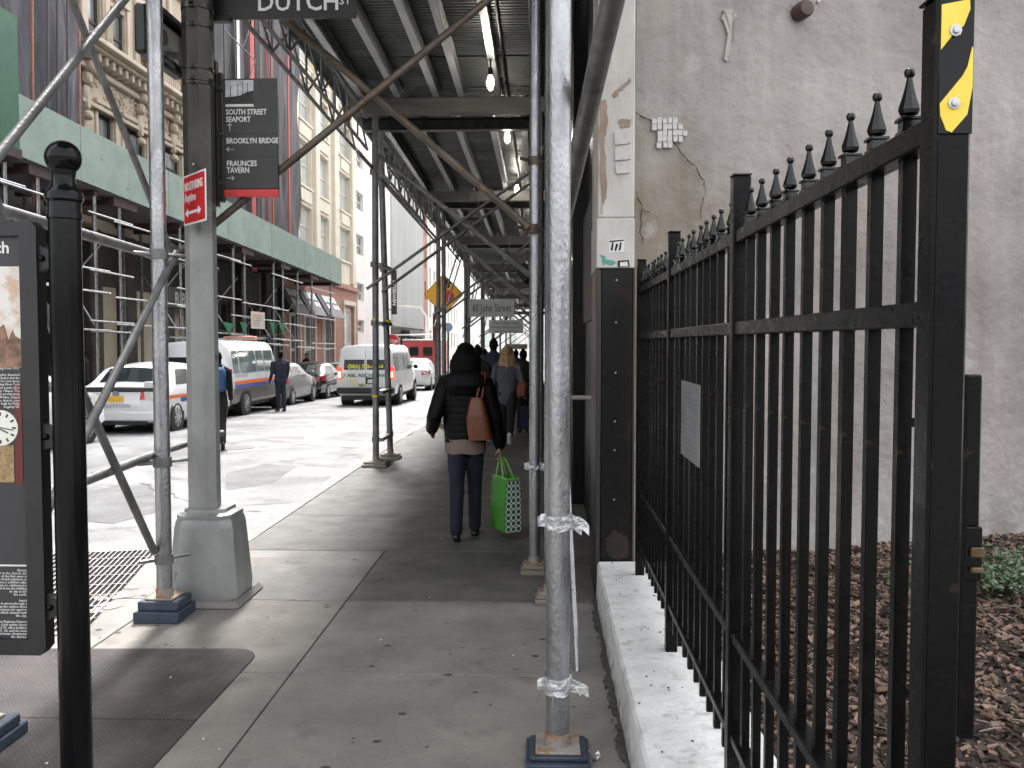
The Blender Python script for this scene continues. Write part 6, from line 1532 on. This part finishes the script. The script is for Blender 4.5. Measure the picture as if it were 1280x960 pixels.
# bag: a thing of its own carried on the shoulder
tb = thing('shoulder_bag', 'tan leather shoulder bag hanging at the quilted jacket', 'bag', wpos, (0, 0, wrot))
b = MB(); B0 = Vector((.115, -.205, 1.02)) * 1
def bl2(x, z): return Vector((x, -.185, z))
outl = [(-.075, .0, .055), (-.085, .10, .060), (-.075, .20, .060), (-.045, .30, .045), (-.015, .36, .02)]
rings = []
for (dx, z, th) in outl:
    x0, x1 = .075 + dx * .95, .175 - dx * .35 - z * .08
    cx_, hw = (x0 + x1) / 2 - z * .10 + .035, (x1 - x0) / 2
    rings.append([Vector((cx_ + math.copysign(abs(math.cos(a)) ** .6, math.cos(a)) * hw, -.185 + math.copysign(abs(math.sin(a)) ** .6, math.sin(a)) * th, .88 + z)) for a in [2 * math.pi * j / 18 for j in range(18)]])
MB().loft(rings).obj('pouch', 'leather', tb)
MB().loft([[p + Vector((0, -.006, 0)) + (p - Vector((.13, -.185, p.z))) * .03 for p in r_] for r_ in (rings[2], [p.lerp(q_, .55) for p, q_ in zip(rings[1], rings[2])])]).obj('flap', 'leather', tb)
MB().pipe([(.10, -.18, 1.20), (.13, -.135, 1.36), (.15, -.04, 1.455), (.155, .05, 1.43), (.16, .12, 1.30)], .011, 8).pipe([(.14, -.17, 1.18), (.165, -.12, 1.36), (.175, -.03, 1.445), (.18, .05, 1.42)], .010, 8).obj('strap', 'leather', tb)
for x in (.075, .135): MB().sphere((x, -.255, 1.035), .008, 8, 6).obj('stud', 'rim', tb)
# green tote in her right hand
s_, e_, wr, d2 = I['ap'][1]; hw_ = I['W'](wr + d2 * .10)
Rm = Matrix.Rotation(wrot, 3, 'Z'); hp = wpos + Rm @ hw_
tt = thing('tote_bag', 'bright green tote with white lattice side panel', 'tote bag', (hp.x + .035, hp.y, .07), (0, 0, R(-62)))
tw, td, th_ = .150, .075, .47
b = MB(); rings = []
for (z, sx_, sy_) in ((0, .92, .9), (.012, 1, 1), (.20, 1.02, 1.0), (.38, 1.0, .92), (th_, .97, .78)):
    rings.append([Vector((x * sx_, y * sy_, z + (.012 * math.cos(x * 16) if z > .4 else 0))) for x, y in ((-tw, -td), (-tw * .5, -td * 1.04), (0, -td * 1.06), (tw * .5, -td * 1.04), (tw, -td), (tw * 1.02, 0), (tw, td), (0, td * 1.05), (-tw, td), (-tw * 1.02, 0))])
b.loft(rings, caps=False); b.add([v for v in rings[0]], [list(range(10))]); b.obj('bag_body', 'tote', tt, ang=40)
def sidep(u, z, off): 
    s1 = lerp(1, .80, max(0, (z - .2) / (th_ - .2))); return Vector((tw * (1.012 - .02 * abs(u)) + off, u * td * .97 * s1, z))
V = [sidep(u, z, .006) for z in (.008, .1, .2, .3, .40, .452) for u in (-1, 0, 1)]
MB().add(V, [(3 * j + i, 3 * j + i + 1, 3 * j + i + 4, 3 * j + i + 3) for j in range(5) for i in range(2)]).obj('side_panel', 'tote_d', tt)
b = MB()
for j in range(9):
    for i in range(3):
        zc2 = .032 + j * .050; uc = -.66 + i * .66; rr = .0275; ring = []
        for a in range(12):
            for r2 in (rr, rr * .70):
                y_, z_ = math.cos(a * math.pi / 6) * r2, math.sin(a * math.pi / 6) * r2; ring.append(sidep(max(-1.02, min(1.02, uc + y_ / td)), max(.005, min(.45, zc2 + z_)), .0085))
        b.add(ring, [(2 * a, 2 * a + 1, (2 * a + 3) % 24, (2 * a + 2) % 24) for a in range(12)])
b.obj('lattice_print', 'sign_white', tt, kind='stuff')
MB().box(-tw * .98, tw * .98, -td * .84, -td * .80, th_ - .012, th_ + .006).box(tw * .96, tw * 1.0, -td * .8, td * .8, th_ - .012, th_ + .004).obj('rim_binding', 'tote_strap', tt, smooth=False)
hl = tt.matrix_basis.inverted() @ Vector((hp.x, hp.y, hp.z))
hz0 = hl.z
for sg in (-1, 1):
    P0, P1 = Vector((-.09, sg * td * .86, th_ - .10)), Vector((.09, sg * td * .86, th_ - .10)); top_ = Vector((hl.x, sg * .012 + hl.y, hz0 - .01))
    path = [P0, P0.lerp(top_, .45) + Vector((-.012, 0, .02)), P0.lerp(top_, .85) + Vector((-.012, 0, .012)), top_, P1.lerp(top_, .85) + Vector((.012, 0, .012)), P1.lerp(top_, .45) + Vector((.012, 0, .02)), P1]
    V = []
    for i, p in enumerate(path):
        d = (path[min(i + 1, 6)] - path[max(i - 1, 0)]).normalized(); w3 = d.cross(Vector((0, 1, 0))).normalized() * .014; V += [p + w3, p - w3, p - w3 + Vector((0, .003, 0)), p + w3 + Vector((0, .003, 0))]
    MB().add(V, [(4 * i + a, 4 * i + (a + 1) % 4, 4 * i + 4 + (a + 1) % 4, 4 * i + 4 + a) for i in range(6) for a in range(4)]).obj('handle', 'tote_strap', tt)
# --- second woman
def pos(px, y): return Vector((at(px, 500, y).x, y, gz(y)))
t, I = person('woman with long fair hair in a grey jacket and white sneakers', pos(634, 14.6), R(-2), 1.66, legs=((14, 6), (-20, 34)), arms=((8, 30, 14), (-4, 50, 16)), top='greycloth', bot='blackcloth', shoe='sneaker', hair='hair_f', long_hair=True, vox=.014)
hb2 = thing('handbag', 'brown handbag at the fair haired woman’s right side', 'bag', pos(651, 14.5) + Vector((.02, 0, .92)))
MB().box(-.08, .08, -.16, .16, -.10, .16, .04).obj('pouch', 'leather', hb2); MB().pipe([(0, -.12, .15), (-.05, -.06, .42), (-.05, .06, .42), (0, .12, .15)], .012, 6).obj('strap', 'beigecloth', hb2)
ppl = [('tall man in a dark navy jacket ahead of the fair haired woman', 617, 17.0, 1.80, 'navy', 'blackcloth', None, 'hair_b', 'skin_d'),
       ('person in black directly ahead of the quilted jacket', 597, 15.2, 1.66, 'blackcloth', 'blackcloth', None, 'hair_b', 'skin'),
       ('dark haired person in brown half hidden between two walkers', 606, 20.5, 1.64, 'beigecloth', 'blackcloth', None, 'hair_b', 'skin'),
       ('walker in a pink cap far ahead beyond the quilted jacket', 575, 23.0, 1.70, 'greycloth', 'navy', 'pinkcap', 'hair_b', 'skin'),
       ('person in a long black coat beside the near silver pole', 654, 17.4, 1.60, 'blackcloth', 'blackcloth', None, 'hair_b', 'skin'),
       ('farthest walker in dark blue under the scaffold', 645, 27.0, 1.72, 'navy', 'blackcloth', None, 'hair_b', 'skin_d')]
for i, (lab, px, y, H, top_, bot_, cap, hr, sk) in enumerate(ppl):
    sg = 1 if i % 2 else -1
    person(lab, pos(px, y), R(rnd.uniform(-6, 6)), H, legs=((sg * 16, 6), (-sg * 15, 24)), arms=((-sg * 14, 14, 7), (sg * 14, 14, 7)), top=top_, bot=bot_, hair=hr, skin=sk, vox=.020, cap=cap, jacket_len=.12 if i == 4 else 0)
nb2 = thing('shopping_bag', 'dark blue shopping bag carried low beside the silver pole', 'bag', pos(657, 16.6) + Vector((0, 0, .12)))
MB().box(-.09, .09, -.16, .16, 0, .42, .02).obj('bag_body', 'navybag', nb2); MB().pipe([(0, -.1, .41), (0, -.05, .60), (0, .05, .60), (0, .1, .41)], .008, 6).obj('handle', 'navybag', nb2)
# --- people across the roadway
def rpos(px, y): return Vector((at(px, 500, y).x, y, rz(y)))
person('man in a navy uniform standing at the van window', rpos(351, 26.6), R(42), 1.80, legs=((2, 2), (-3, 3)), arms=((8, 18, 6), (12, 24, 8)), top='navy', bot='navy', hair='hair_b', skin='skin_d', vox=.018, build=1.2)
t, I = person('person in a dark jacket with a blue backpack behind the grey pole', rpos(272, 15.3), R(20), 1.70, legs=((16, 4), (-14, 20)), arms=((-10, 12, 6), (12, 14, 6)), top='blackcloth', bot='blackcloth', hair='hair_b', skin='skin_d', vox=.016)
bp = thing('backpack', 'blue backpack worn by the person behind the grey pole', 'backpack', rpos(272, 15.3), (0, 0, R(20)))
MB().box(-.14, .14, -.29, -.13, 1.0, 1.42, .05).obj('pack', 'bluebag', bp); MB().pipe([(-.10, -.14, 1.40), (-.10, .02, 1.46), (-.10, .13, 1.30), (-.12, .11, 1.1), (-.13, -.12, 1.02)], .016, 6).pipe([(.10, -.14, 1.40), (.10, .02, 1.46), (.10, .13, 1.30), (.12, .11, 1.1), (.13, -.12, 1.02)], .016, 6).obj('strap', 'bluebag', bp)
person('distant man in black on the far pavement behind the black sedan', Vector((at(383, 440, 42).x, 42, gz(42) + .01)), R(150), 1.75, top='blackcloth', vox=.024)
person('dark clothed person in the shade at the far left shopfront', Vector((at(104, 440, 24).x, 24, gz(24) + .01)), R(90), 1.72, top='blackcloth', vox=.024)
